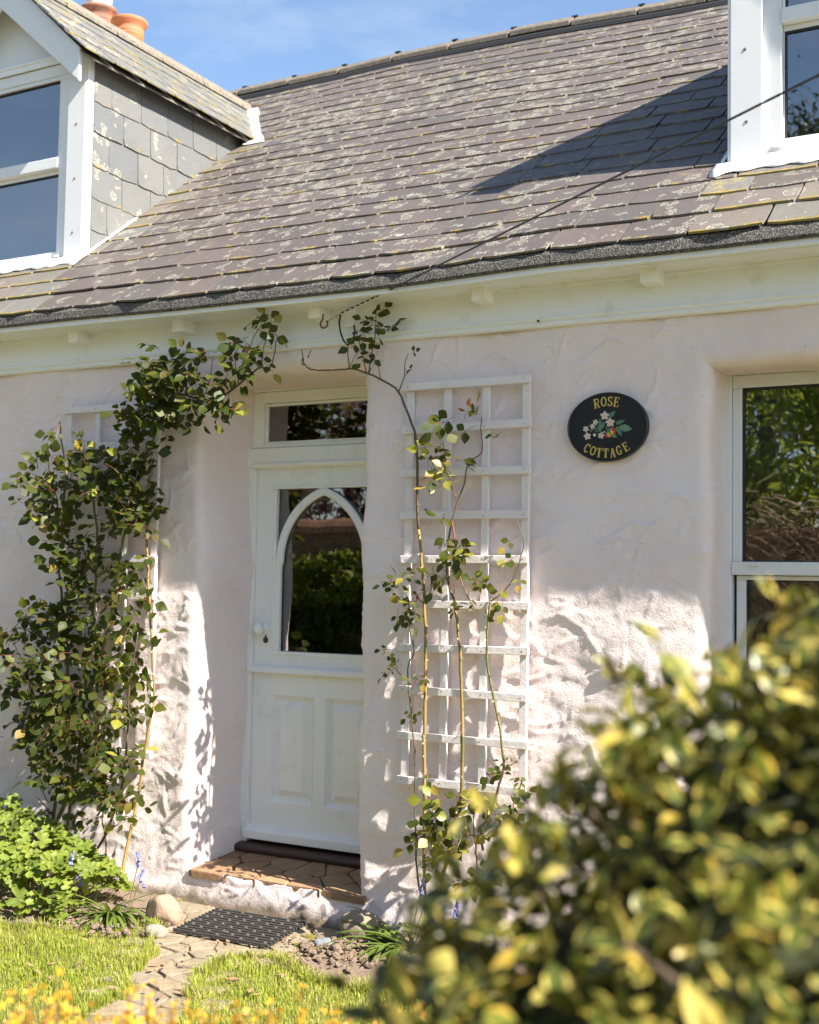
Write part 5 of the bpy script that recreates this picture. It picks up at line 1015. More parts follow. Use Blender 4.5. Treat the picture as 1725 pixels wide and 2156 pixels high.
# ---------------------------------------------------------------- big leafy rose on the left trellis
rl = thing('climbing_rose', 'large leafy climbing rose on the left trellis arching over the door', 'rose', (-1.2, -0.12, 0.0))
canes(rl, [  # cane and leaf points unprojected from image pixels, baked as world coordinates
    ([(-1.128,-0.160,0.127),(-1.146,-0.130,0.229),(-1.115,-0.130,0.425),(-1.078,-0.130,0.591),(-1.047,-0.130,0.679),(-1.063,-0.130,1.147),(-1.085,-0.130,1.281),(-1.121,-0.130,1.515),(-1.144,-0.130,1.659),(-1.133,-0.130,1.784),(-1.132,-0.130,1.879),(-1.122,-0.130,2.031),(-1.115,-0.130,2.142),(-1.156,-0.130,2.319),(-1.173,-0.130,2.418)], 0.011, 0.004, 'cane'),
    ([(-1.083,-0.200,0.176),(-1.115,-0.150,0.267),(-1.018,-0.150,0.456),(-0.952,-0.150,0.554),(-0.866,-0.120,0.678),(-0.807,-0.150,0.769),(-0.822,-0.150,0.912),(-0.875,-0.150,1.019),(-0.812,-0.150,1.207),(-0.776,-0.150,1.341),(-0.748,-0.150,1.450),(-0.738,-0.150,1.583)], 0.012, 0.007, 'cane'),
    ([(-1.010,-0.160,0.201),(-1.024,-0.120,0.400),(-0.989,-0.120,0.513),(-0.971,-0.120,0.705),(-0.949,-0.120,0.950),(-0.934,-0.120,1.145),(-0.908,-0.120,1.336),(-0.904,-0.120,1.429),(-0.893,-0.120,1.568),(-0.895,-0.120,1.693),(-0.896,-0.120,1.845),(-0.917,-0.120,1.939),(-0.940,-0.120,2.063)], 0.010, 0.006, 'cane'),
    ([(-0.774,-0.110,1.582),(-0.753,-0.110,1.663),(-0.740,-0.110,1.736),(-0.713,-0.110,1.845),(-0.708,-0.110,1.925),(-0.679,-0.110,1.985),(-0.637,-0.110,2.120),(-0.587,-0.110,2.225),(-0.558,-0.110,2.277),(-0.506,-0.110,2.381),(-0.464,-0.110,2.471)], 0.008, 0.005, 'cane'),
    ([(-0.814,-0.140,2.191),(-0.733,-0.140,2.269),(-0.620,-0.140,2.386),(-0.560,-0.140,2.424),(-0.438,-0.140,2.465),(-0.384,-0.160,2.514),(-0.257,-0.180,2.492),(-0.143,-0.200,2.457),(-0.029,-0.220,2.393),(-0.046,-0.140,2.351)], 0.008, 0.004, 'cane_d'),
    ([(-0.159,-0.180,2.461),(-0.096,-0.180,2.474),(-0.013,-0.180,2.504),(0.073,-0.180,2.562),(0.130,-0.140,2.615),(0.211,-0.180,2.596),(0.235,-0.180,2.651),(0.249,-0.180,2.734)], 0.006, 0.0025, 'cane_d'),
    ([(-1.184,-0.110,1.933),(-1.195,-0.110,2.009),(-1.244,-0.110,2.124),(-1.265,-0.110,2.209)], 0.004, 0.002, 'cane_d'), ([(-1.187,-0.130,2.045),(-1.257,-0.130,2.085),(-1.297,-0.130,2.124)], 0.003, 0.0015, 'shoot'), ([(-1.155,-0.120,1.872),(-1.214,-0.120,1.908),(-1.262,-0.120,1.977)], 0.0035, 0.002, 'shoot'),
    ([(-1.024,-0.110,2.106),(-1.017,-0.110,2.255),(-1.009,-0.110,2.318)], 0.003, 0.0015, 'shoot'), ([(-0.705,-0.120,1.919),(-0.748,-0.120,1.964),(-0.776,-0.120,2.013)], 0.003, 0.002, 'cane'), ([(-0.733,-0.130,1.576),(-0.783,-0.130,1.611),(-0.796,-0.130,1.635)], 0.003, 0.002, 'cane'),
    ([(-0.190,-0.170,2.471),(-0.150,-0.170,2.567),(-0.138,-0.170,2.636),(-0.133,-0.170,2.678)], 0.003, 0.0015, 'cane_d'), ([(-0.280,-0.170,2.500),(-0.313,-0.170,2.601),(-0.307,-0.170,2.684),(-0.302,-0.170,2.731)], 0.003, 0.0015, 'cane_d'), ([(0.030,-0.180,2.535),(0.042,-0.180,2.599),(0.082,-0.180,2.688),(0.121,-0.180,2.765),(0.156,-0.180,2.808),(0.168,-0.180,2.859)], 0.003, 0.0014, 'cane_d'), ([(0.072,-0.180,2.563),(0.014,-0.180,2.619),(0.020,-0.180,2.693),(0.025,-0.180,2.722)], 0.003, 0.0014, 'cane_d'), ([(0.149,-0.170,2.609),(0.164,-0.170,2.672),(0.184,-0.170,2.750),(0.210,-0.170,2.794)], 0.003, 0.0014, 'cane_d'),
    ([(-0.101,-0.190,2.426),(-0.080,-0.190,2.478),(-0.048,-0.190,2.546),(-0.026,-0.190,2.590),(-0.022,-0.190,2.648)], 0.0025, 0.0012, 'cane_d'), ([(-0.035,-0.200,2.399),(-0.015,-0.200,2.462),(0.003,-0.200,2.518)], 0.0025, 0.0012, 'cane_d')])
canes(rl, [([(-0.594,-0.200,0.108),(-0.596,-0.170,0.236),(-0.585,-0.140,0.385),(-0.579,-0.110,0.526),(-0.549,-0.110,0.710),(-0.521,-0.110,0.855),(-0.498,-0.110,0.965),(-0.500,-0.110,1.078),(-0.520,-0.110,1.289),(-0.551,-0.110,1.569),(-0.557,-0.110,1.664),(-0.575,-0.110,1.815),(-0.573,-0.110,1.996),(-0.559,-0.110,2.118),(-0.540,-0.110,2.202)], 0.0085, 0.0055, 'cane_y')], 0.045)
canes(rl, [([(-0.796,-0.200,0.192),(-0.701,-0.200,0.322),(-0.665,-0.180,0.446),(-0.611,-0.200,0.547),(-0.589,-0.200,0.698),(-0.578,-0.200,0.885),(-0.578,-0.200,1.049),(-0.554,-0.200,1.214),(-0.534,-0.200,1.331)], 0.007, 0.004, 'cane_d'), ([(-0.679,-0.220,0.154),(-0.682,-0.220,0.295),(-0.711,-0.220,0.410),(-0.668,-0.220,0.484)], 0.005, 0.003, 'wood'), ([(-0.719,-0.180,0.316),(-0.647,-0.180,0.376),(-0.587,-0.180,0.422)], 0.003, 0.0015, 'shoot'), ([(-1.084,-0.170,0.255),(-1.123,-0.170,0.383),(-1.165,-0.170,0.428),(-1.210,-0.170,0.452)], 0.004, 0.002, 'shoot'), ([(-1.125,-0.170,0.432),(-1.178,-0.170,0.499),(-1.197,-0.170,0.546)], 0.003, 0.0015, 'shoot'),
    ([(-1.071,-0.150,1.018),(-1.139,-0.150,1.038),(-1.259,-0.150,1.082),(-1.348,-0.150,1.140),(-1.403,-0.150,1.200),(-1.441,-0.150,1.261)], 0.004, 0.0015, 'shoot'), ([(-1.110,-0.150,0.991),(-1.142,-0.150,1.112),(-1.157,-0.150,1.148)], 0.003, 0.0015, 'shoot'), ([(-1.070,-0.150,1.386),(-1.223,-0.150,1.406),(-1.359,-0.150,1.377),(-1.460,-0.150,1.299)], 0.0045, 0.002, 'cane'), ([(-1.111,-0.160,0.650),(-1.187,-0.160,0.840),(-1.222,-0.160,0.874),(-1.344,-0.160,0.904)], 0.004, 0.002, 'cane'), ([(-0.782,-0.140,0.866),(-0.783,-0.140,1.057),(-0.781,-0.140,1.153)], 0.003, 0.0015, 'shoot'), ([(-0.938,-0.130,1.145),(-0.947,-0.130,1.291),(-0.946,-0.130,1.345)], 0.003, 0.0015, 'shoot')])
fo = Foliage(rl, 300, 'rose_leaf_mass')
OUT = [(-0.2, -0.5, 0.3)]
def rdir(bias=(0, -0.35, 0.05)): return (Vector((random.gauss(0, 0.8), random.gauss(-0.25, 0.45), random.gauss(0.0, 0.6))) + Vector(bias)).normalized()
def fill(regs):
    for pts, n, sp, young, red, ybase, ydep, size in regs:
        young *= 1.6; red *= 1.8
        for _ in range(int(n * 1.35)):
            p = Vector(random.choice(pts)) + Vector((random.gauss(0, sp), 0, random.gauss(0, sp))); p.y = ybase - abs(random.gauss(0, ydep)); spray(fo, p, rdir(), young, red, size * U(0.8, 1.2), random.choice((3, 5, 5)), parent=1)
fill([
    ([(-0.574,-0.120,2.347),(-0.515,-0.120,2.429),(-0.472,-0.120,2.523),(-0.607,-0.120,2.409),(-0.437,-0.120,2.401),(-0.648,-0.120,2.241),(-0.539,-0.120,2.249),(-0.489,-0.120,2.548),(-0.521,-0.120,2.598)], 46, 0.050, 0.10, 0.03, -0.08, 0.09, 0.034),
    ([(-0.694,-0.120,2.206),(-0.614,-0.120,2.155),(-0.738,-0.120,2.098),(-0.594,-0.120,2.046),(-0.772,-0.120,2.160),(-0.559,-0.120,1.937),(-0.834,-0.120,2.112),(-0.652,-0.120,1.938)], 40, 0.055, 0.10, 0.04, -0.08, 0.09, 0.035),
    ([(-1.081,-0.120,2.106),(-0.980,-0.120,2.079),(-0.884,-0.120,2.126),(-1.110,-0.120,2.007),(-0.943,-0.120,1.979),(-1.215,-0.120,2.084),(-1.039,-0.120,1.906),(-1.177,-0.120,1.983),(-0.812,-0.120,1.953),(-1.243,-0.120,1.946),(-1.268,-0.120,2.111)], 44, 0.055, 0.16, 0.05, -0.08, 0.10, 0.036),
    ([(-1.067,-0.120,1.782),(-0.901,-0.120,1.757),(-0.757,-0.120,1.781),(-0.962,-0.120,1.658),(-1.095,-0.120,1.657),(-0.618,-0.120,1.853),(-0.589,-0.120,1.913),(-0.800,-0.120,1.660),(-0.892,-0.120,1.537),(-0.674,-0.120,1.685),(-1.023,-0.120,1.534),(-0.560,-0.120,1.973)], 40, 0.055, 0.12, 0.05, -0.08, 0.09, 0.035),
    ([(-1.018,-0.120,1.411),(-0.855,-0.120,1.416),(-0.699,-0.120,1.516),(-0.633,-0.120,1.421),(-0.963,-0.120,1.290),(-0.574,-0.120,1.518),(-0.598,-0.120,1.327),(-0.755,-0.120,1.322),(-1.083,-0.120,1.385),(-0.815,-0.120,1.223),(-0.569,-0.120,1.376),(-0.942,-0.120,1.560)], 44, 0.055, 0.16, 0.05, -0.08, 0.10, 0.036),
    ([(-1.391,-0.150,1.326),(-1.289,-0.150,1.354),(-1.186,-0.150,1.333),(-1.353,-0.150,1.252),(-1.215,-0.150,1.232),(-1.419,-0.150,1.174),(-1.263,-0.150,1.156),(-1.149,-0.150,1.260),(-1.433,-0.150,1.098),(-1.309,-0.150,1.054),(-1.144,-0.150,1.161),(-1.121,-0.150,1.384)], 40, 0.045, 0.20, 0.06, -0.10, 0.10, 0.036),
    ([(-0.986,-0.140,1.119),(-0.823,-0.140,1.103),(-0.665,-0.140,1.111),(-0.574,-0.140,1.163),(-1.082,-0.140,1.041),(-0.916,-0.140,1.001),(-0.723,-0.140,0.989),(-0.569,-0.140,1.022),(-1.181,-0.140,1.011),(-1.011,-0.140,0.947),(-0.858,-0.140,1.174),(-0.608,-0.140,1.232)], 48, 0.055, 0.20, 0.05, -0.09, 0.12, 0.037),
    ([(-1.305,-0.150,0.955),(-1.201,-0.150,0.936),(-1.099,-0.150,0.894),(-1.335,-0.150,0.878),(-0.999,-0.150,0.876),(-1.231,-0.150,0.836),(-1.129,-0.150,0.818),(-0.870,-0.150,0.909),(-0.743,-0.150,0.917),(-0.619,-0.150,0.949),(-0.915,-0.150,0.833),(-0.556,-0.150,0.906)], 44, 0.050, 0.18, 0.04, -0.09, 0.13, 0.036),
    ([(-1.082,-0.160,0.750),(-0.951,-0.160,0.759),(-0.825,-0.160,0.817),(-0.698,-0.160,0.814),(-1.184,-0.160,0.766),(-1.013,-0.160,0.682),(-0.607,-0.160,0.880),(-1.112,-0.160,0.674)], 24, 0.045, 0.16, 0.05, -0.10, 0.12, 0.035),
    ([(-0.638,-0.190,0.763),(-0.665,-0.190,0.667),(-0.574,-0.190,0.698),(-0.525,-0.190,0.610),(-0.709,-0.190,0.593),(-0.615,-0.190,0.578),(-0.758,-0.190,0.636),(-0.515,-0.190,0.749),(-0.660,-0.190,0.527),(-0.785,-0.190,0.539),(-0.566,-0.190,0.490)], 40, 0.040, 0.22, 0.05, -0.12, 0.10, 0.034),
    ([(-0.949,-0.190,0.619),(-0.903,-0.190,0.671),(-1.044,-0.190,0.563),(-0.869,-0.190,0.626)], 8, 0.03, 0.5, 0.1, -0.14, 0.06, 0.034),
    ([(-0.755,-0.200,0.402),(-0.721,-0.200,0.359),(-0.677,-0.200,0.422),(-0.817,-0.200,0.384),(-0.572,-0.200,0.491),(-0.524,-0.200,0.438),(-1.165,-0.200,0.505),(-1.117,-0.200,0.557),(-1.076,-0.200,0.393),(-1.145,-0.200,0.434),(-1.031,-0.200,0.326)], 14, 0.02, 0.5, 0.15, -0.16, 0.06, 0.030),
    ([(-0.392,-0.160,2.489),(-0.348,-0.160,2.522),(-0.289,-0.160,2.542),(-0.243,-0.160,2.480),(-0.331,-0.160,2.462),(-0.442,-0.160,2.611),(-0.396,-0.160,2.596),(-0.351,-0.160,2.605),(-0.487,-0.160,2.602)], 30, 0.040, 0.10, 0.03, -0.10, 0.08, 0.034)])
for y_, pts, yg in ((-.17, [(-0.270,-0.190,2.701),(-0.249,-0.190,2.683),(-0.284,-0.190,2.655),(-0.208,-0.190,2.591),(-0.229,-0.190,2.616),(-0.138,-0.190,2.684),(-0.104,-0.190,2.689),(-0.182,-0.190,2.694)], .5), (-.2, [(-0.147,-0.210,2.561),(-0.163,-0.210,2.585),(-0.103,-0.210,2.523),(-0.061,-0.210,2.544),(-0.037,-0.210,2.503),(-0.073,-0.210,2.487),(-0.033,-0.210,2.576),(0.008,-0.210,2.608),(0.036,-0.210,2.617),(-0.005,-0.210,2.586),(-0.120,-0.210,2.605),(0.013,-0.210,2.447),(-0.035,-0.210,2.450),(-0.014,-0.210,2.403),(-0.050,-0.210,2.389),(0.034,-0.210,2.416),(-0.158,-0.210,2.457),(-0.201,-0.210,2.436),(-0.115,-0.210,2.448),(-0.069,-0.210,2.360),(-0.040,-0.210,2.439)], .55), (-.19, [(0.045,-0.190,2.746),(0.073,-0.190,2.767),(0.086,-0.190,2.789),(0.155,-0.190,2.794),(0.197,-0.190,2.791),(0.238,-0.190,2.794),(0.162,-0.190,2.840),(0.033,-0.190,2.690),(0.144,-0.190,2.716),(0.186,-0.190,2.701),(0.159,-0.190,2.657),(0.119,-0.190,2.615),(0.097,-0.190,2.598),(0.169,-0.190,2.616),(0.200,-0.190,2.666),(0.185,-0.190,2.735),(0.053,-0.190,2.757)], .12)):
    for p in pts: spray(fo, Vector(p) + rv(0.008), rdir((0, -0.2, -0.1)), yg, 0.03, 0.036, random.choice((3, 5)), parent=1)
for p in [(-1.136,-0.160,2.405),(-1.162,-0.160,2.394),(-1.115,-0.160,2.387),(-0.967,-0.160,2.293),(-0.944,-0.160,2.277),(-1.279,-0.160,2.113),(-1.312,-0.160,2.071),(-1.225,-0.160,2.192),(-1.266,-0.160,2.196),(-1.187,-0.160,2.194),(-1.259,-0.160,1.306),(-1.303,-0.160,1.142),(-1.406,-0.160,1.125),(-1.151,-0.160,1.157),(-1.128,-0.160,1.167),(-0.918,-0.160,1.342),(-0.769,-0.160,1.159),(-0.741,-0.160,1.108),(-0.849,-0.160,1.792)]: spray(fo, p, rdir(), 0.6, 0.4, 0.036, 3, parent=1)
fo.done(); stuff(fo.st.build('leaf_stalks', 'shoot', rl))
# ---------------------------------------------------------------- sparse rose on the right trellis
rr = thing('climbing_rose', 'sparse thorny climbing rose with tall bare canes on the right trellis', 'rose', (0.95, -0.1, 0.0))
canes(rr, [
    ([(1.057,-0.120,0.184),(1.034,-0.085,0.310),(1.031,-0.085,0.486),(1.027,-0.085,0.710),(1.020,-0.085,0.933),(1.022,-0.085,0.925),(1.022,-0.085,1.258),(1.016,-0.085,1.450),(1.005,-0.085,1.595),(0.995,-0.085,1.690),(0.976,-0.085,1.836)], 0.0085, 0.007, 'cane_y'),
    ([(1.210,-0.085,0.947),(1.210,-0.085,0.873),(1.203,-0.085,1.124),(1.190,-0.085,1.313),(1.169,-0.085,1.473),(1.157,-0.085,1.535)], 0.0075, 0.0065, 'cane_y'),
    ([(1.143,-0.130,0.328),(1.166,-0.100,0.469),(1.190,-0.100,0.591),(1.213,-0.100,0.697),(1.218,-0.100,0.837),(1.217,-0.100,0.949)], 0.009, 0.0075, 'cane'),
    ([(1.406,-0.085,0.851),(1.391,-0.085,0.960),(1.374,-0.085,1.043),(1.346,-0.085,1.157),(1.324,-0.085,1.249),(1.322,-0.085,1.387),(1.327,-0.085,1.467),(1.338,-0.085,1.533)], 0.006, 0.005, 'cane')], 0.032)
canes(rr, [
    ([(0.976,-0.085,1.836),(0.968,-0.085,1.985),(0.966,-0.085,2.111),(0.953,-0.085,2.253),(0.910,-0.075,2.355),(0.862,-0.085,2.460),(0.789,-0.085,2.515),(0.664,-0.090,2.569),(0.596,-0.085,2.585),(0.476,-0.085,2.587),(0.388,-0.085,2.597),(0.347,-0.085,2.627),(0.329,-0.085,2.697)], 0.0072, 0.0025, 'cane_d')], 0.05)
canes(rr, [
    ([(0.859,-0.080,2.461),(0.889,-0.080,2.535),(0.891,-0.080,2.589),(0.908,-0.080,2.634)], 0.003, 0.0015, 'cane_d'), ([(0.890,-0.080,2.535),(0.926,-0.080,2.563)], 0.002, 0.001, 'cane_d'), ([(0.593,-0.080,2.586),(0.584,-0.080,2.667),(0.587,-0.080,2.723)], 0.003, 0.0015, 'cane_d'), ([(0.692,-0.090,2.562),(0.670,-0.090,2.648),(0.651,-0.090,2.705),(0.624,-0.090,2.769)], 0.003, 0.0015, 'shoot'), ([(0.705,-0.090,2.557),(0.721,-0.090,2.644),(0.735,-0.090,2.720),(0.738,-0.090,2.786),(0.740,-0.090,2.830)], 0.003, 0.0014, 'cane_d'), ([(0.769,-0.090,2.526),(0.755,-0.090,2.586),(0.729,-0.090,2.621)], 0.0022, 0.001, 'cane_d'), ([(0.599,-0.090,2.584),(0.639,-0.090,2.650),(0.677,-0.090,2.680)], 0.002, 0.001, 'cane'),
    ([(1.054,-0.130,0.210),(0.998,-0.085,0.303),(0.987,-0.085,0.481),(0.979,-0.085,0.703),(0.973,-0.085,0.860),(0.966,-0.085,0.929),(0.964,-0.085,0.968),(0.949,-0.085,1.061),(0.939,-0.085,1.134),(0.935,-0.085,1.231),(0.965,-0.085,1.295),(0.943,-0.085,1.374),(0.933,-0.085,1.448),(0.935,-0.085,1.496),(0.909,-0.085,1.568),(0.864,-0.085,1.631),(0.838,-0.085,1.684)], 0.0045, 0.002, 'cane_d'),
    ([(0.942,-0.100,1.169),(0.905,-0.100,1.188),(0.863,-0.100,1.228),(0.838,-0.100,1.259),(0.825,-0.100,1.307)], 0.003, 0.0012, 'shoot'), ([(1.009,-0.090,1.507),(0.973,-0.090,1.544),(0.956,-0.090,1.558)], 0.003, 0.002, 'cane'), ([(0.964,-0.090,1.127),(0.980,-0.090,1.170),(1.003,-0.090,1.192)], 0.002, 0.001, 'shoot'),
    ([(1.157,-0.085,1.535),(1.130,-0.085,1.597),(1.120,-0.085,1.691),(1.131,-0.085,1.812),(1.151,-0.090,1.885),(1.176,-0.085,1.973),(1.204,-0.085,2.041),(1.222,-0.085,2.128),(1.284,-0.085,2.170),(1.278,-0.085,2.266),(1.281,-0.085,2.322)], 0.0055, 0.002, 'cane_d'),
    ([(1.164,-0.090,1.972),(1.142,-0.090,2.032),(1.113,-0.090,2.095),(1.097,-0.090,2.221)], 0.003, 0.0014, 'shoot'), ([(1.142,-0.090,1.874),(1.158,-0.090,1.801),(1.173,-0.090,1.716),(1.191,-0.090,1.621),(1.217,-0.090,1.563),(1.245,-0.090,1.516),(1.276,-0.090,1.482)], 0.004, 0.002, 'shoot'), ([(1.173,-0.090,1.716),(1.165,-0.090,1.614),(1.162,-0.090,1.552)], 0.0025, 0.0015, 'shoot'), ([(1.224,-0.090,2.128),(1.257,-0.090,2.102)], 0.002, 0.001, 'cane_d'), ([(1.220,-0.090,2.113),(1.250,-0.090,2.087)], 0.0025, 0.0015, 'cane_d'),
    ([(1.338,-0.085,1.524),(1.397,-0.085,1.566),(1.446,-0.085,1.632),(1.476,-0.085,1.721),(1.489,-0.085,1.786),(1.470,-0.085,1.833),(1.457,-0.085,1.870)], 0.0035, 0.0016, 'cane_d'),
    ([(1.335,-0.130,0.472),(1.312,-0.100,0.554),(1.340,-0.100,0.601),(1.386,-0.100,0.727),(1.409,-0.100,0.797),(1.413,-0.100,0.853)], 0.006, 0.006, 'cane_d'),
    ([(1.461,-0.120,0.544),(1.461,-0.120,0.565),(1.461,-0.090,0.707),(1.499,-0.120,0.756),(1.508,-0.120,0.796)], 0.0045, 0.003, 'cane_y'), ([(1.475,-0.120,0.624),(1.509,-0.120,0.667),(1.522,-0.120,0.688)], 0.002, 0.001, 'shoot'), ([(1.103,-0.120,0.321),(1.105,-0.120,0.463),(1.108,-0.120,0.545),(1.100,-0.120,0.646),(1.106,-0.120,0.683)], 0.003, 0.0015, 'cane_d'), ([(1.097,-0.120,0.422),(1.077,-0.120,0.480),(1.062,-0.120,0.530)], 0.0022, 0.001, 'shoot'), ([(1.116,-0.120,0.343),(1.119,-0.120,0.445),(1.128,-0.120,0.496)], 0.0022, 0.001, 'shoot'),
    ([(1.314,-0.130,0.350),(1.301,-0.130,0.488),(1.289,-0.130,0.566),(1.298,-0.130,0.667),(1.304,-0.130,0.717)], 0.004, 0.0015, 'shoot'), ([(1.188,-0.130,0.515),(1.214,-0.130,0.598),(1.219,-0.130,0.659),(1.207,-0.130,0.702)], 0.003, 0.0012, 'shoot'), ([(1.296,-0.130,0.527),(1.244,-0.130,0.531)], 0.003, 0.0012, 'shoot')])
fo = Foliage(rr, 300, 'rose_leaf_mass')
def put(pts, young, size, red=0.03, nn=(3, 5), down=-0.15):
    for p in pts:
        if random.random() < 0.18: continue
        spray(fo, Vector(p) + rv(0.006), rdir((0, -0.35, down)), young * 1.2, red, size * 0.78 * U(0.85, 1.15), random.choice(nn), nrm=Vector((0.2, -0.8, 0.5)), parent=1)
put([(1.136,-0.110,2.307),(1.166,-0.110,2.318),(1.206,-0.110,2.310),(1.252,-0.110,2.318),(1.275,-0.110,2.286),(1.299,-0.110,2.244),(1.329,-0.110,2.232),(1.145,-0.110,2.181),(1.178,-0.110,2.192),(1.220,-0.110,2.153),(1.197,-0.110,2.143),(1.174,-0.110,2.123)], 0.12, 0.046)
put([(1.079,-0.120,2.199),(1.096,-0.120,2.209),(1.038,-0.120,2.116),(1.062,-0.120,2.111),(1.098,-0.120,2.093),(1.121,-0.120,2.082),(1.145,-0.120,2.092),(1.157,-0.120,2.071),(1.111,-0.120,2.009),(1.130,-0.120,2.019)], 0.65, 0.040, nn=(3,))
put([(0.673,-0.100,2.767),(0.705,-0.100,2.813),(0.731,-0.100,2.784),(0.800,-0.100,2.735),(0.820,-0.100,2.744),(0.695,-0.100,2.699),(0.671,-0.100,2.657),(0.734,-0.100,2.652),(0.709,-0.100,2.665),(0.772,-0.100,2.660),(0.784,-0.100,2.681),(0.743,-0.100,2.817),(0.637,-0.100,2.770)], 0.15, 0.036)
put([(0.347,-0.100,2.686),(0.383,-0.100,2.665),(0.346,-0.100,2.614),(0.937,-0.100,2.557),(0.848,-0.100,2.578),(0.916,-0.100,2.628)], 0.5, 0.022, 0.2, (3,))
put([(1.206,-0.110,1.842),(1.191,-0.110,1.800),(1.168,-0.110,1.790),(1.207,-0.110,1.780),(1.132,-0.110,1.863),(1.144,-0.110,1.842),(1.122,-0.110,1.759),(1.157,-0.110,1.748),(1.129,-0.110,1.728),(1.169,-0.110,1.697)], 0.35, 0.042)
put([(1.462,-0.110,1.800),(1.474,-0.110,1.719),(1.441,-0.110,1.719),(1.408,-0.110,1.698),(1.472,-0.110,1.850),(1.486,-0.110,1.638),(1.409,-0.110,1.617),(1.399,-0.110,1.556)], 0.45, 0.036, nn=(3,))
put([(1.124,-0.110,1.634),(1.147,-0.110,1.645),(1.159,-0.110,1.624),(1.112,-0.110,1.655),(1.054,-0.110,1.623),(1.066,-0.110,1.602),(1.030,-0.110,1.622),(1.240,-0.110,1.605),(1.286,-0.110,1.605),(1.308,-0.110,1.616),(1.263,-0.110,1.615),(1.043,-0.110,1.570),(1.055,-0.110,1.560)], 0.3, 0.042)
put([(0.897,-0.120,1.674),(0.927,-0.120,1.663),(0.842,-0.120,1.609),(0.879,-0.120,1.599),(0.916,-0.120,1.610),(0.953,-0.120,1.569),(0.977,-0.120,1.569),(0.929,-0.120,1.516),(0.954,-0.120,1.506),(0.978,-0.120,1.496),(0.918,-0.120,1.473),(0.894,-0.120,1.494),(1.001,-0.120,1.559),(0.987,-0.120,1.632)], 0.45, 0.036)
put([(1.173,-0.110,1.511),(1.203,-0.110,1.501),(1.189,-0.110,1.521),(1.295,-0.110,1.473),(1.322,-0.110,1.453),(1.310,-0.110,1.483)], 0.3, 0.032, nn=(3,)); put([(0.930,-0.110,1.431),(0.945,-0.110,1.421),(0.969,-0.110,1.422)], 0.3, 0.026, nn=(3,))
put([(0.841,-0.120,1.302),(0.856,-0.120,1.292),(0.825,-0.120,1.238),(0.850,-0.120,1.228),(0.899,-0.120,1.210),(0.923,-0.120,1.211),(0.936,-0.120,1.191),(0.960,-0.120,1.171),(0.984,-0.120,1.183),(1.003,-0.120,1.163),(1.019,-0.120,1.195),(1.043,-0.120,1.196),(1.031,-0.120,1.206),(0.950,-0.120,1.066),(0.986,-0.120,1.058),(1.010,-0.120,1.049),(1.022,-0.120,1.029),(1.038,-0.120,0.804),(1.050,-0.120,0.794)], 0.6, 0.025, 0.2, (3,))
put([(1.425,-0.120,0.807),(1.457,-0.120,0.839),(1.479,-0.120,0.821),(1.489,-0.120,0.862),(1.501,-0.120,0.804),(1.414,-0.120,0.786),(1.403,-0.120,0.805),(1.469,-0.120,0.781)], 0.25, 0.032, 0.35)
put([(1.144,-0.140,0.673),(1.178,-0.140,0.687),(1.212,-0.140,0.700),(1.224,-0.140,0.671),(1.201,-0.140,0.679),(1.302,-0.140,0.719),(1.325,-0.140,0.701),(1.292,-0.140,0.688),(1.359,-0.140,0.674),(1.392,-0.140,0.658),(1.381,-0.140,0.627),(1.415,-0.140,0.581),(1.393,-0.140,0.559),(1.349,-0.140,0.584),(1.315,-0.140,0.610),(1.281,-0.140,0.617),(1.248,-0.140,0.593),(1.214,-0.140,0.570),(1.180,-0.140,0.596),(1.158,-0.140,0.564),(1.135,-0.140,0.561),(1.112,-0.140,0.538),(1.271,-0.140,0.556),(1.305,-0.140,0.540),(1.227,-0.140,0.521),(1.192,-0.140,0.527),(1.238,-0.140,0.492),(1.283,-0.140,0.488),(1.317,-0.140,0.472),(1.205,-0.140,0.458),(1.250,-0.140,0.444),(1.306,-0.140,0.451),(1.340,-0.140,0.445),(1.122,-0.140,0.631),(1.088,-0.140,0.597),(1.053,-0.140,0.603),(1.029,-0.140,0.597),(1.066,-0.140,0.503),(1.090,-0.140,0.445),(1.067,-0.140,0.432),(1.101,-0.140,0.527)], 0.42, 0.044, 0.05)
put([(1.447,-0.140,0.654),(1.469,-0.140,0.646),(1.490,-0.140,0.687),(1.511,-0.140,0.709),(1.522,-0.140,0.671),(1.544,-0.140,0.634),(1.457,-0.140,0.684),(1.522,-0.140,0.652)], 0.3, 0.038, 0.25)
put([(1.361,-0.160,0.402),(1.394,-0.160,0.416),(1.405,-0.160,0.378),(1.340,-0.160,0.360),(1.373,-0.160,0.344),(1.306,-0.160,0.355)], 0.35, 0.042)
fo.done(); stuff(fo.st.build('leaf_stalks', 'shoot', rr))
# ---------------------------------------------------------------- geranium clump
ge = thing('geranium', 'mound of fresh green lobed geranium leaves under the left rose', 'plant', (-0.95, -0.45, 0.0))
def lobed(k, mat):
    r = random.Random(k); v = [(0, 0, 0)]; uv = [(0, 0)]; n = 35
    for i in range(n):
        t = i / n; a = math.radians(-90 + 22 + 316 * t); lob = (t * 5) % 1.0; rr_ = 0.50 * (0.56 + 0.44 * math.sin(math.pi * lob) ** 0.6) * (1.0 + 0.10 * math.cos(lob * 6 * math.pi)) * r.uniform(0.96, 1.04)
        x, y = rr_ * math.cos(a), rr_ * math.sin(a) ; v.append((x, y, 0.10 * rr_ * math.cos(lob * 2 * math.pi) + 0.16 * rr_ + 0.04 * math.sin(a * 2))); uv.append((x * 2, y * 2))
    me = mesh('leaf', v, [(0, i, i + 1) for i in range(1, n)], uv, smooth=True); me.materials.append(MT[mat]); return me
GM = [lobed(k, 'geranium_leaf') for k in range(4)]
fo = Foliage(ge, 300, 'geranium_mass'); st = MB(); NG = 0
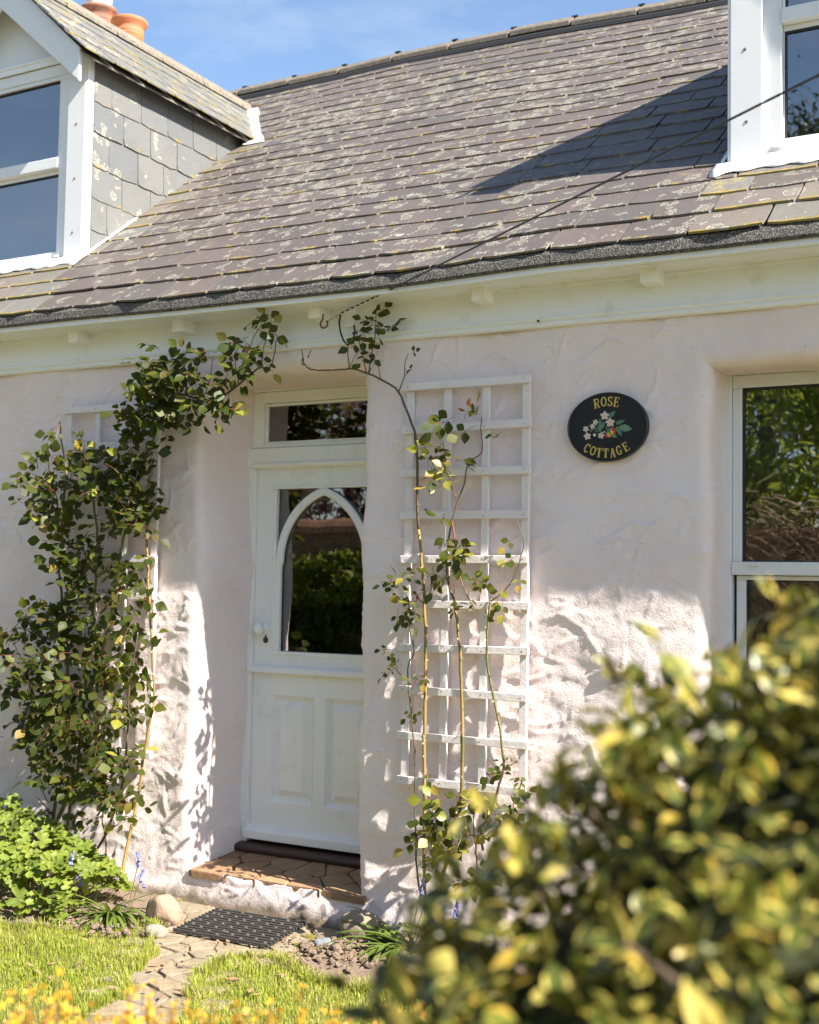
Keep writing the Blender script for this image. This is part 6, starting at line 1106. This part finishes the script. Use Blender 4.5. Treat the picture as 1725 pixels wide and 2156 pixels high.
tops = [(-1.161,-0.450,0.341),(-1.097,-0.450,0.382),(-1.032,-0.450,0.378),(-0.967,-0.450,0.362),(-0.917,-0.450,0.310),(-0.837,-0.450,0.274),(-0.743,-0.450,0.262),(-0.652,-0.450,0.273),(-0.560,-0.450,0.251),(-0.485,-0.450,0.227),(-0.410,-0.450,0.193),(-0.365,-0.450,0.155),(-0.335,-0.450,0.116)]
def gtop(x): return float(np.interp(x, [-2.1, -1.55, -1.15, -0.85, -0.62, -0.45, -0.38], [0.46, 0.46, 0.40, 0.31, 0.24, 0.16, 0.06]))
for k in range(560):
    x = U(-1.75, -0.52); yc = -0.42 + 0.02 * math.sin(x * 5); wv_ = 0.34 * math.sqrt(max(0.05, min(1, (gtop(x)) / 0.42)))
    a = U(-1, 1); y = yc + wv_ * a; zt = gtop(x) * math.sqrt(max(0, 1 - a * a)) * (1 + 0.14 * mn.noise(Vector((x * 6, y * 6, 1))))
    inner = random.random() < 0.35; z = zt * (U(0.35, 0.85) if inner else U(0.88, 1.05)) + 0.02; sz = U(0.066, 0.112) * (1 if x < -0.7 else 0.85)
    n = Vector((0.20 * (x + 0.95) + 0.12, -0.35 + a * 0.5 - 0.15, 0.85)) + rv(0.28); d = Vector((random.gauss(0, 1), random.gauss(-0.4, 1), -0.15)); fo.add(random.choice(GM), frame((x, y, z), d, n, sz), sz)
    if k % 3 == 0: st.tube([(x * 0.8 - 0.17 + U(-.05, .05), y * 0.6 - 0.16, 0.0), (x, y + 0.01, z * 0.6), (x, y, z)], 0.0014, 4, cap=False)
fo.done(); stuff(st.build('stalks', 'cane', ge))
# ---------------------------------------------------------------- strap leaved bluebell clumps
def strap_mesh(curl, mat, n=7):
    v = []; uv = []
    for k in range(n + 1):
        t = k / n; a = t * curl; y = (math.sin(a) / curl) if curl else t; z = ((1 - math.cos(a)) / curl) if curl else 0; w = 0.030 * (1 - 0.25 * t) * math.sqrt(max(0.0, 1 - t ** 3)) + 0.002
        v += [(-w, y, -z + 0.012), (0, y, -z), (w, y, -z + 0.012)]; uv += [(-1, t), (0, t), (1, t)]
    f = [(i * 3 + j, i * 3 + j + 1, (i + 1) * 3 + j + 1, (i + 1) * 3 + j) for i in range(n) for j in range(2)]; me = mesh('leaf', v, f, uv, smooth=True); me.materials.append(MT[mat]); return me
STM = [strap_mesh(c, 'strap_leaf') for c in (0.9, 1.5, 2.1, 2.7)]
def clump(label, c, n, L, spread, bias=(0, 0), flowers=()):
    g = thing('bluebell_plant', label, 'plant', (c[0], c[1], 0))
    for k in range(n):
        az = U(0, 6.28); d = Vector((math.cos(az) + bias[0], math.sin(az) + bias[1], 0)).normalized() * spread + Vector((0, 0, 1)); d.normalize(); n_ = Vector((0, 0, 1)) - d * d.z * 0.98; n_ = Vector((-d.x, -d.y, 0.5))
        piece('leaf', random.choice(STM), None, g, frame((c[0] + U(-.04, .04), c[1] + U(-.03, .03), 0.0), d, n_, (U(0.30, 0.42), L * U(0.75, 1.2), L)))
    for (x, y, z) in flowers:
        m = MB(); m.tube([(c[0] + (x - c[0]) * 0.3, y * 0.7 + c[1] * 0.3, 0), (x * 0.8 + c[0] * 0.2, y, z * 0.7), (x, y, z)], 0.0022, 5); m.build('flower_stem', 'cane', g)
        for q in range(6):
            m = MB(); cc = Vector((x + U(-.012, .012), y + U(-.012, .012), z - 0.012 * q + U(-.006, .006))); ax = Vector((U(-.6, .6), U(-.8, .2), -1)).normalized(); m.lathe(cc + ax * 0.004, [(0.0025, 0), (0.006, 0.004), (0.0062, 0.014), (0.009, 0.020)], 6, tuple(ax)); m.build('flower', 'blue_petal', g)
clump('strap leaved bluebell clump beside the pinkish stone', (-0.44, -0.44, 0), 44, 0.30, 0.9, (0.5, -0.9), [(-0.401,-0.300,0.298),(-0.378,-0.300,0.212),(-0.812,-0.300,0.285)][:2])
clump('bluebell with a blue flower head among the geranium leaves', [(-0.725,-0.400,0.142)][0], 6, 0.30, 0.5, (0, -0.5), [(-0.629,-0.500,0.307),(-0.577,-0.500,0.214)])
clump('arching bluebell leaves behind the geranium at the left edge', [(-1.440,-0.120,0.218)][0], 5, 0.26, 1.0, (0.5, -0.2))
clump('large bluebell clump with long leaves right of the doorstep', [(0.980,-0.160,0.060)][0], 54, 0.36, 1.1, (-0.9, -0.5), [(1.100,-0.220,0.341),(1.118,-0.220,0.268),(1.143,-0.220,0.257)])
clump('bluebell with drooping blue flowers at the foot of the right rose', [(1.153,-0.140,0.162)][0], 16, 0.32, 0.7, (-0.2, -0.6), [(1.172,-0.200,0.198),(1.099,-0.200,0.177),(1.250,-0.200,0.268)])
# ---------------------------------------------------------------- variegated shrub close to the camera
FW, RT = Vector((-0.4815, 0.8747, 0)).normalized(), Vector((0.8747, 0.4815, 0)).normalized(); CP = Vector((3.6, -4.93, 0))
hd = thing('variegated_shrub', 'big out of focus shrub with yellow edged green leaves in the lower right', 'shrub', tuple(CP + FW * 1.3 + RT * 0.8))
HP = [0.62, 1.0, 0.86, 0.46]
HM = [leaf_mesh('leaf', 0.24, HP, 'varieg_leaf', 0.25, 0.12), leaf_mesh('leaf', 0.27, HP, 'varieg_leaf', 0.4, 0.2), leaf_mesh('leaf', 0.22, HP, 'varieg_leaf', 0.15, 0.3)]
fo = Foliage(hd, 300, 'varieg_mass'); hc_ = CP + FW * 1.26 + RT * 0.925 + Vector((0, 0, 0.72)); tw = MB()
def hp(u, v_, k):                                                # unit sphere direction -> point on the shrub
    lum = 0.965 + 0.05 * mn.noise(Vector((u.x * 2.3, u.y * 2.3, u.z * 2.3))) + 0.06 * mn.noise(u * 7) + 0.05 * mn.noise(u * 17)
    return hc_ + (RT * u.x * 1.075 + FW * u.y * 0.58 + Vector((0, 0, 1)) * math.copysign(abs(u.z) ** 1.22, u.z) * 1.0) * lum * k
for k in range(36000):
    u = rv(1).normalized()
    if u.z < -0.35 or u.y > 0.6 or u.x > 0.40: continue
    kk = U(0.97, 1.03) if random.random() < 0.7 else U(0.90, 1.0); kk += abs(random.gauss(0, 0.015)); p = hp(u, 0, kk); sz = U(0.028, 0.052)
    on_ = RT * u.x + FW * u.y + Vector((0, 0, u.z)); d = (on_ * 0.45 + Vector((0, 0, 0.25)) + rv(0.8)).normalized(); n = on_ * 0.9 + Vector((0, 0, 0.5)) + rv(0.42); fo.add(random.choice(HM), frame(p, d, n, sz), sz)
for k in range(190):                                             # shoots standing out of the outline, with rosettes of young leaves
    u = rv(1).normalized()
    if u.z < 0.0 or u.y > 0.75: continue
    b = hp(u, 0, 0.92); e = hp(u, 0, U(1.04, 1.12)) + Vector((0, 0, U(0, 0.03))); tw.tube([b, b.lerp(e, 0.5) + rv(0.008), e], [0.0035, 0.0028, 0.0018], 5)
    for q in range(8): d = ((e - b).normalized() * U(0.2, 1.0) + rv(0.7)).normalized(); sz = U(0.026, 0.044); fo.add(random.choice(HM), frame(e - (e - b) * U(0, 0.25), d, (e - b) + rv(0.3), sz), sz)
for k in range(60):
    u = rv(1).normalized(); u.z = abs(u.z); e = hp(u, 0, 0.93); tw.tube([hc_ + Vector((U(-.1, .1), U(-.1, .1), -0.5)), hc_.lerp(e, 0.5) + rv(0.05), e], [0.012, 0.007, 0.003], 6)
fo.done(); tw.build('branch', 'wood', hd)
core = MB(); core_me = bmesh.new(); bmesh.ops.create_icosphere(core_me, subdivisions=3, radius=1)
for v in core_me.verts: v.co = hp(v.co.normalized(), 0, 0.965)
me = bpy.data.meshes.new('shade_filler'); core_me.to_mesh(me); core_me.free(); t = NT('shade_core', 1.0); t.col(t.mix(t.noise(60, 4), (0.012, 0.016, 0.006), (0.04, 0.05, 0.015))); MT['shade_core'] = t.m; stuff(piece('shade_filler', me, 'shade_core', hd))  # added solid behind the leaves; its near-black colour stands for the shade between them
# ---------------------------------------------------------------- low golden shrub along the bottom edge
gs = thing('golden_shrub', 'low shrub with small yellow and orange leaves along the bottom edge', 'shrub', (1.9, -3.2, 0))
GL = [leaf_mesh('leaf', 0.34, [0.5, 0.9, 1.0, 0.75], 'golden_leaf', 0.15, 0.1), leaf_mesh('leaf', 0.30, [0.5, 0.9, 1.0, 0.75], 'golden_leaf', 0.3, 0.2)]
fo = Foliage(gs, 300, 'golden_mass'); tw = MB()
def sprig(base, tip, n, sz0):
    tw.tube([base, base.lerp(tip, 0.5) + rv(0.006), tip], [0.0022, 0.0016, 0.0009], 4, cap=False)
    for q in range(n):
        t = U(0.25, 1.0) ** 0.8; p = base.lerp(tip, t); d = ((tip - base).normalized() * 0.5 + rv(0.8)).normalized(); sz = sz0 * U(0.7, 1.2); fo.add(random.choice(GL), frame(p, d, (tip - base).normalized() + rv(0.6), sz), sz)
for k in range(270):
    l = U(-0.78, 0.10); dd = random.gauss(2.15, 0.16); p = CP + FW * dd + RT * l; h0 = 0.830 + 0.015 * math.sin(l * 9) - 0.35 * max(0, abs(dd - 2.15) - 0.12); b = Vector((p.x, p.y, h0 - U(0.10, 0.2))); t = Vector((p.x + U(-.04, .04), p.y + U(-.04, .04), h0 + U(-0.05, 0.03))); sprig(b, t, 12, 0.016)
for u_, v_, dd in ((150, 2030, 2.1), (120, 2070, 2.1), (60, 2075, 2.15), (420, 2075, 2.15), (395, 2085, 2.2), (655, 2050, 2.2), (560, 2090, 2.15), (475, 2110, 2.1), (30, 2090, 2.1), (90, 2060, 2.2), (520, 2095, 2.2), (300, 2110, 2.1), (720, 2095, 2.2)):
    l = (u_ - 862) / 2600 * dd; h = 1.6 - (v_ - 1217) / 2600 * dd; p = CP + FW * dd + RT * l; t = Vector((p.x, p.y, h)); sprig(t - Vector((U(-.05, .05), U(-.05, .05), 0.16)), t, 22, 0.015)
for k in range(70): a = CP + FW * U(2.0, 2.3) + RT * U(-.75, .1); tw.tube([(a.x + U(-.1, .1), a.y + U(-.1, .1), 0), (a.x, a.y, 0.72)], 0.004, 5, cap=False)
fo.done(); stuff(tw.build('twigs', 'wood', gs))

# ================================================================ THE GARDEN OPPOSITE (seen in the window panes)
random.seed(61)
gw = thing('garden_wall', 'rubble stone garden wall with rounded brick coping opposite the cottage', 'wall', (-3, -7.8, 0))
t = NT('rubble', 0.95); v = t.add('TexVoronoi', feature='DISTANCE_TO_EDGE'); t.put(v.inputs['Vector'], t.map(t.pos, (3.2, 3.2, 5.0))); vc = t.add('TexVoronoi'); t.put(vc.inputs['Vector'], t.map(t.pos, (3.2, 3.2, 5.0)))
t.col(t.mix(t.step(v.outputs['Distance'], 0.0, 0.07), (0.10, 0.08, 0.06), t.mix(t.sep(vc.outputs['Color'])[0], (0.24, 0.13, 0.07), (0.36, 0.24, 0.14)))); t.bump(v.outputs['Distance'], 1.0, 0.05); MT['rubble'] = t.m
t = NT('coping_brick', 0.9); t.col(t.ramp(t.island(), [(0, (0.20, 0.10, 0.06)), (0.5, (0.25, 0.13, 0.08)), (1, (0.16, 0.09, 0.06))])); MT['coping_brick'] = t.m
m = MB(); m.box(-14, 9, -8.05, -7.65, -0.1, 2.22); m.build('stonework', 'rubble', gw)
m = MB(); x = -14.0
while x < -0.6: m.add([(xx, -7.85 + 0.24 * math.cos(a), 2.22 + 0.20 * max(0, math.sin(a)) + (0 if 0 < a < math.pi else 0)) for xx in (x + 0.006, x + 0.094) for a in np.linspace(0, math.pi, 8)], [tuple(range(8)), tuple(range(15, 7, -1))] + [(k, 8 + k, 8 + (k + 1) % 8, (k + 1) % 8) for k in range(8)]); x += 0.1
stuff(m.build('coping', 'coping_brick', gw))
for nm, cols, trc in (('far_leaf', [(0.05, 0.09, 0.015), (0.03, 0.055, 0.012), (0.09, 0.13, 0.02), (0.04, 0.07, 0.015)], (0.25, 0.32, 0.03)), ('far_leaf_light', [(0.20, 0.25, 0.035), (0.12, 0.17, 0.02), (0.26, 0.30, 0.05)], (0.5, 0.55, 0.05)), ('blossom', [(0.06, 0.09, 0.02), (0.62, 0.38, 0.42), (0.05, 0.07, 0.02), (0.22, 0.09, 0.05), (0.10, 0.12, 0.03), (0.60, 0.32, 0.38), (0.62, 0.38, 0.42)], (0.6, 0.3, 0.35)), ('conifer', [(0.020, 0.034, 0.014), (0.03, 0.045, 0.016)], (0.06, 0.08, 0.02))):
    mk_leaf(nm, cols, 0.45, 0.45, False, trc, False)
def mass(parent, c, r, n, sz, mat, name='crown', seed=0, gap=0.15, clus=70):
    g = np.random.default_rng(seed); cen = []
    while len(cen) < clus:
        u = g.normal(size=3); u /= np.linalg.norm(u); k = g.uniform(0.3, 1.0) ** 0.5; p = np.array(c) + u * np.array(r) * k
        if p[2] > 0.2: cen.append(p)
    cen = np.array(cen); ci = g.integers(0, len(cen), n); P = cen[ci] + g.normal(size=(n, 3)) * np.array(r) * 0.11
    d = g.normal(size=(n, 3)); d /= np.linalg.norm(d, axis=1)[:, None]; e = np.cross(d, g.normal(size=(n, 3))); e /= np.linalg.norm(e, axis=1)[:, None]; s = sz * g.uniform(0.6, 1.3, n)[:, None]
    V = np.stack([P - d * s, P + e * s * 0.45, P + d * s, P - e * s * 0.45], 1).reshape(-1, 3); Q = np.arange(n * 4).reshape(-1, 4); return stuff(piece(name, np_mesh(name, V, Q), mat, parent))
def tree(label, c, h, r, n, sz, mat, trunk_r, seed, name='tree', cat='tree', clus=70, group=None):
    g = thing(name, label, cat, (c[0], c[1], 0), group); m = MB(); zc = h - r[2]
    m.tube([(c[0], c[1], -0.1), (c[0] + 0.05, c[1], zc * 0.5), (c[0], c[1] + 0.05, zc), (c[0], c[1], h - r[2] * 0.4)], [trunk_r, trunk_r * 0.8, trunk_r * 0.6, trunk_r * 0.2], 8); q = random.Random(seed)
    for k in range(9): a = q.uniform(0, 6.28); e = (c[0] + math.cos(a) * r[0] * 0.75, c[1] + math.sin(a) * r[1] * 0.75, zc + q.uniform(-0.2, 0.7) * r[2]); m.tube([(c[0], c[1], zc * q.uniform(0.6, 1.0)), ((c[0] + e[0]) / 2, (c[1] + e[1]) / 2, zc + 0.1), e], [trunk_r * 0.4, trunk_r * 0.25, trunk_r * 0.08], 6)
    m.build('trunk', 'wood', g, smooth=True); mass(g, (c[0], c[1], zc), r, n, sz, mat, seed=seed, clus=clus); return g
tree('pink blossoming cherry tree behind the garden wall', (-5.6, -9.2), 5.6, (1.9, 1.3, 2.0), 9000, 0.06, 'blossom', 0.12, 1)
tree('glossy broadleaved tree next to the cherry behind the wall', (-2.6, -9.6), 5.4, (1.7, 1.4, 1.9), 9000, 0.075, 'far_leaf', 0.12, 2)
tree('tall light green tree behind the middle of the garden wall', (-8.6, -10.0), 6.0, (2.0, 1.6, 2.2), 8000, 0.08, 'far_leaf_light', 0.13, 3)
tree('wide laurel bush behind the wall opposite the ground floor window', (1.6, -9.4), 5.0, (2.4, 1.4, 2.5), 16000, 0.075, 'far_leaf_light', 0.12, 4, clus=120)
tree('dark green bush to the right of the laurel behind the wall', (5.4, -9.6), 4.8, (2.2, 1.4, 2.4), 10000, 0.075, 'far_leaf', 0.12, 5)
tree('tall dark pine far behind the garden wall', (-1.5, -17.0), 10.5, (2.4, 2.4, 3.6), 24000, 0.07, 'conifer', 0.22, 6)
tree('second dark pine with a broken crown left of the tall pine', (-5.5, -18.0), 9.0, (2.2, 2.2, 3.0), 20000, 0.07, 'conifer', 0.2, 7)
iv = thing('ivy', 'green creeper hanging over the garden wall opposite the door', 'ivy', (-4.5, -7.6, 0)); mass(iv, (-4.6, -7.55, 1.55), (1.5, 0.25, 0.40), 5000, 0.06, 'far_leaf_light', 'foliage', 8); mass(iv, (-4.2, -7.55, 0.8), (2.6, 0.25, 0.7), 6000, 0.07, 'far_leaf', 'foliage', 18); mass(iv, (-2.0, -7.55, 1.4), (1.5, 0.25, 0.35), 3000, 0.05, 'far_leaf', 'foliage', 9)
tg = thing('dry_creeper', 'tangle of bare brown stems on the wall opposite the window', 'creeper', (1.8, -7.6, 0)); m = MB()
for k in range(900):
    x = U(-0.4, 4.5); z = U(1.0, 2.5); a = U(-0.9, 0.9); L = U(0.2, 0.5); m.tube([(x, -7.6 + U(-.05, .05), z), (x + L * 0.5 * math.cos(a), -7.52 + U(-.06, .06), z + L * 0.5 * math.sin(a) + 0.04), (x + L * math.cos(a), -7.56, z + L * math.sin(a) - 0.05)], 0.0055, 4, cap=False)
t = NT('dry_stem', 0.9); t.col((0.42, 0.30, 0.20)); MT['dry_stem'] = t.m; m.build('stems', 'dry_stem', tg); mass(tg, (2.4, -7.5, 1.1), (1.6, 0.15, 0.4), 900, 0.09, 'far_leaf_light', 'foliage', 10)
print('objects', len(bpy.data.objects))
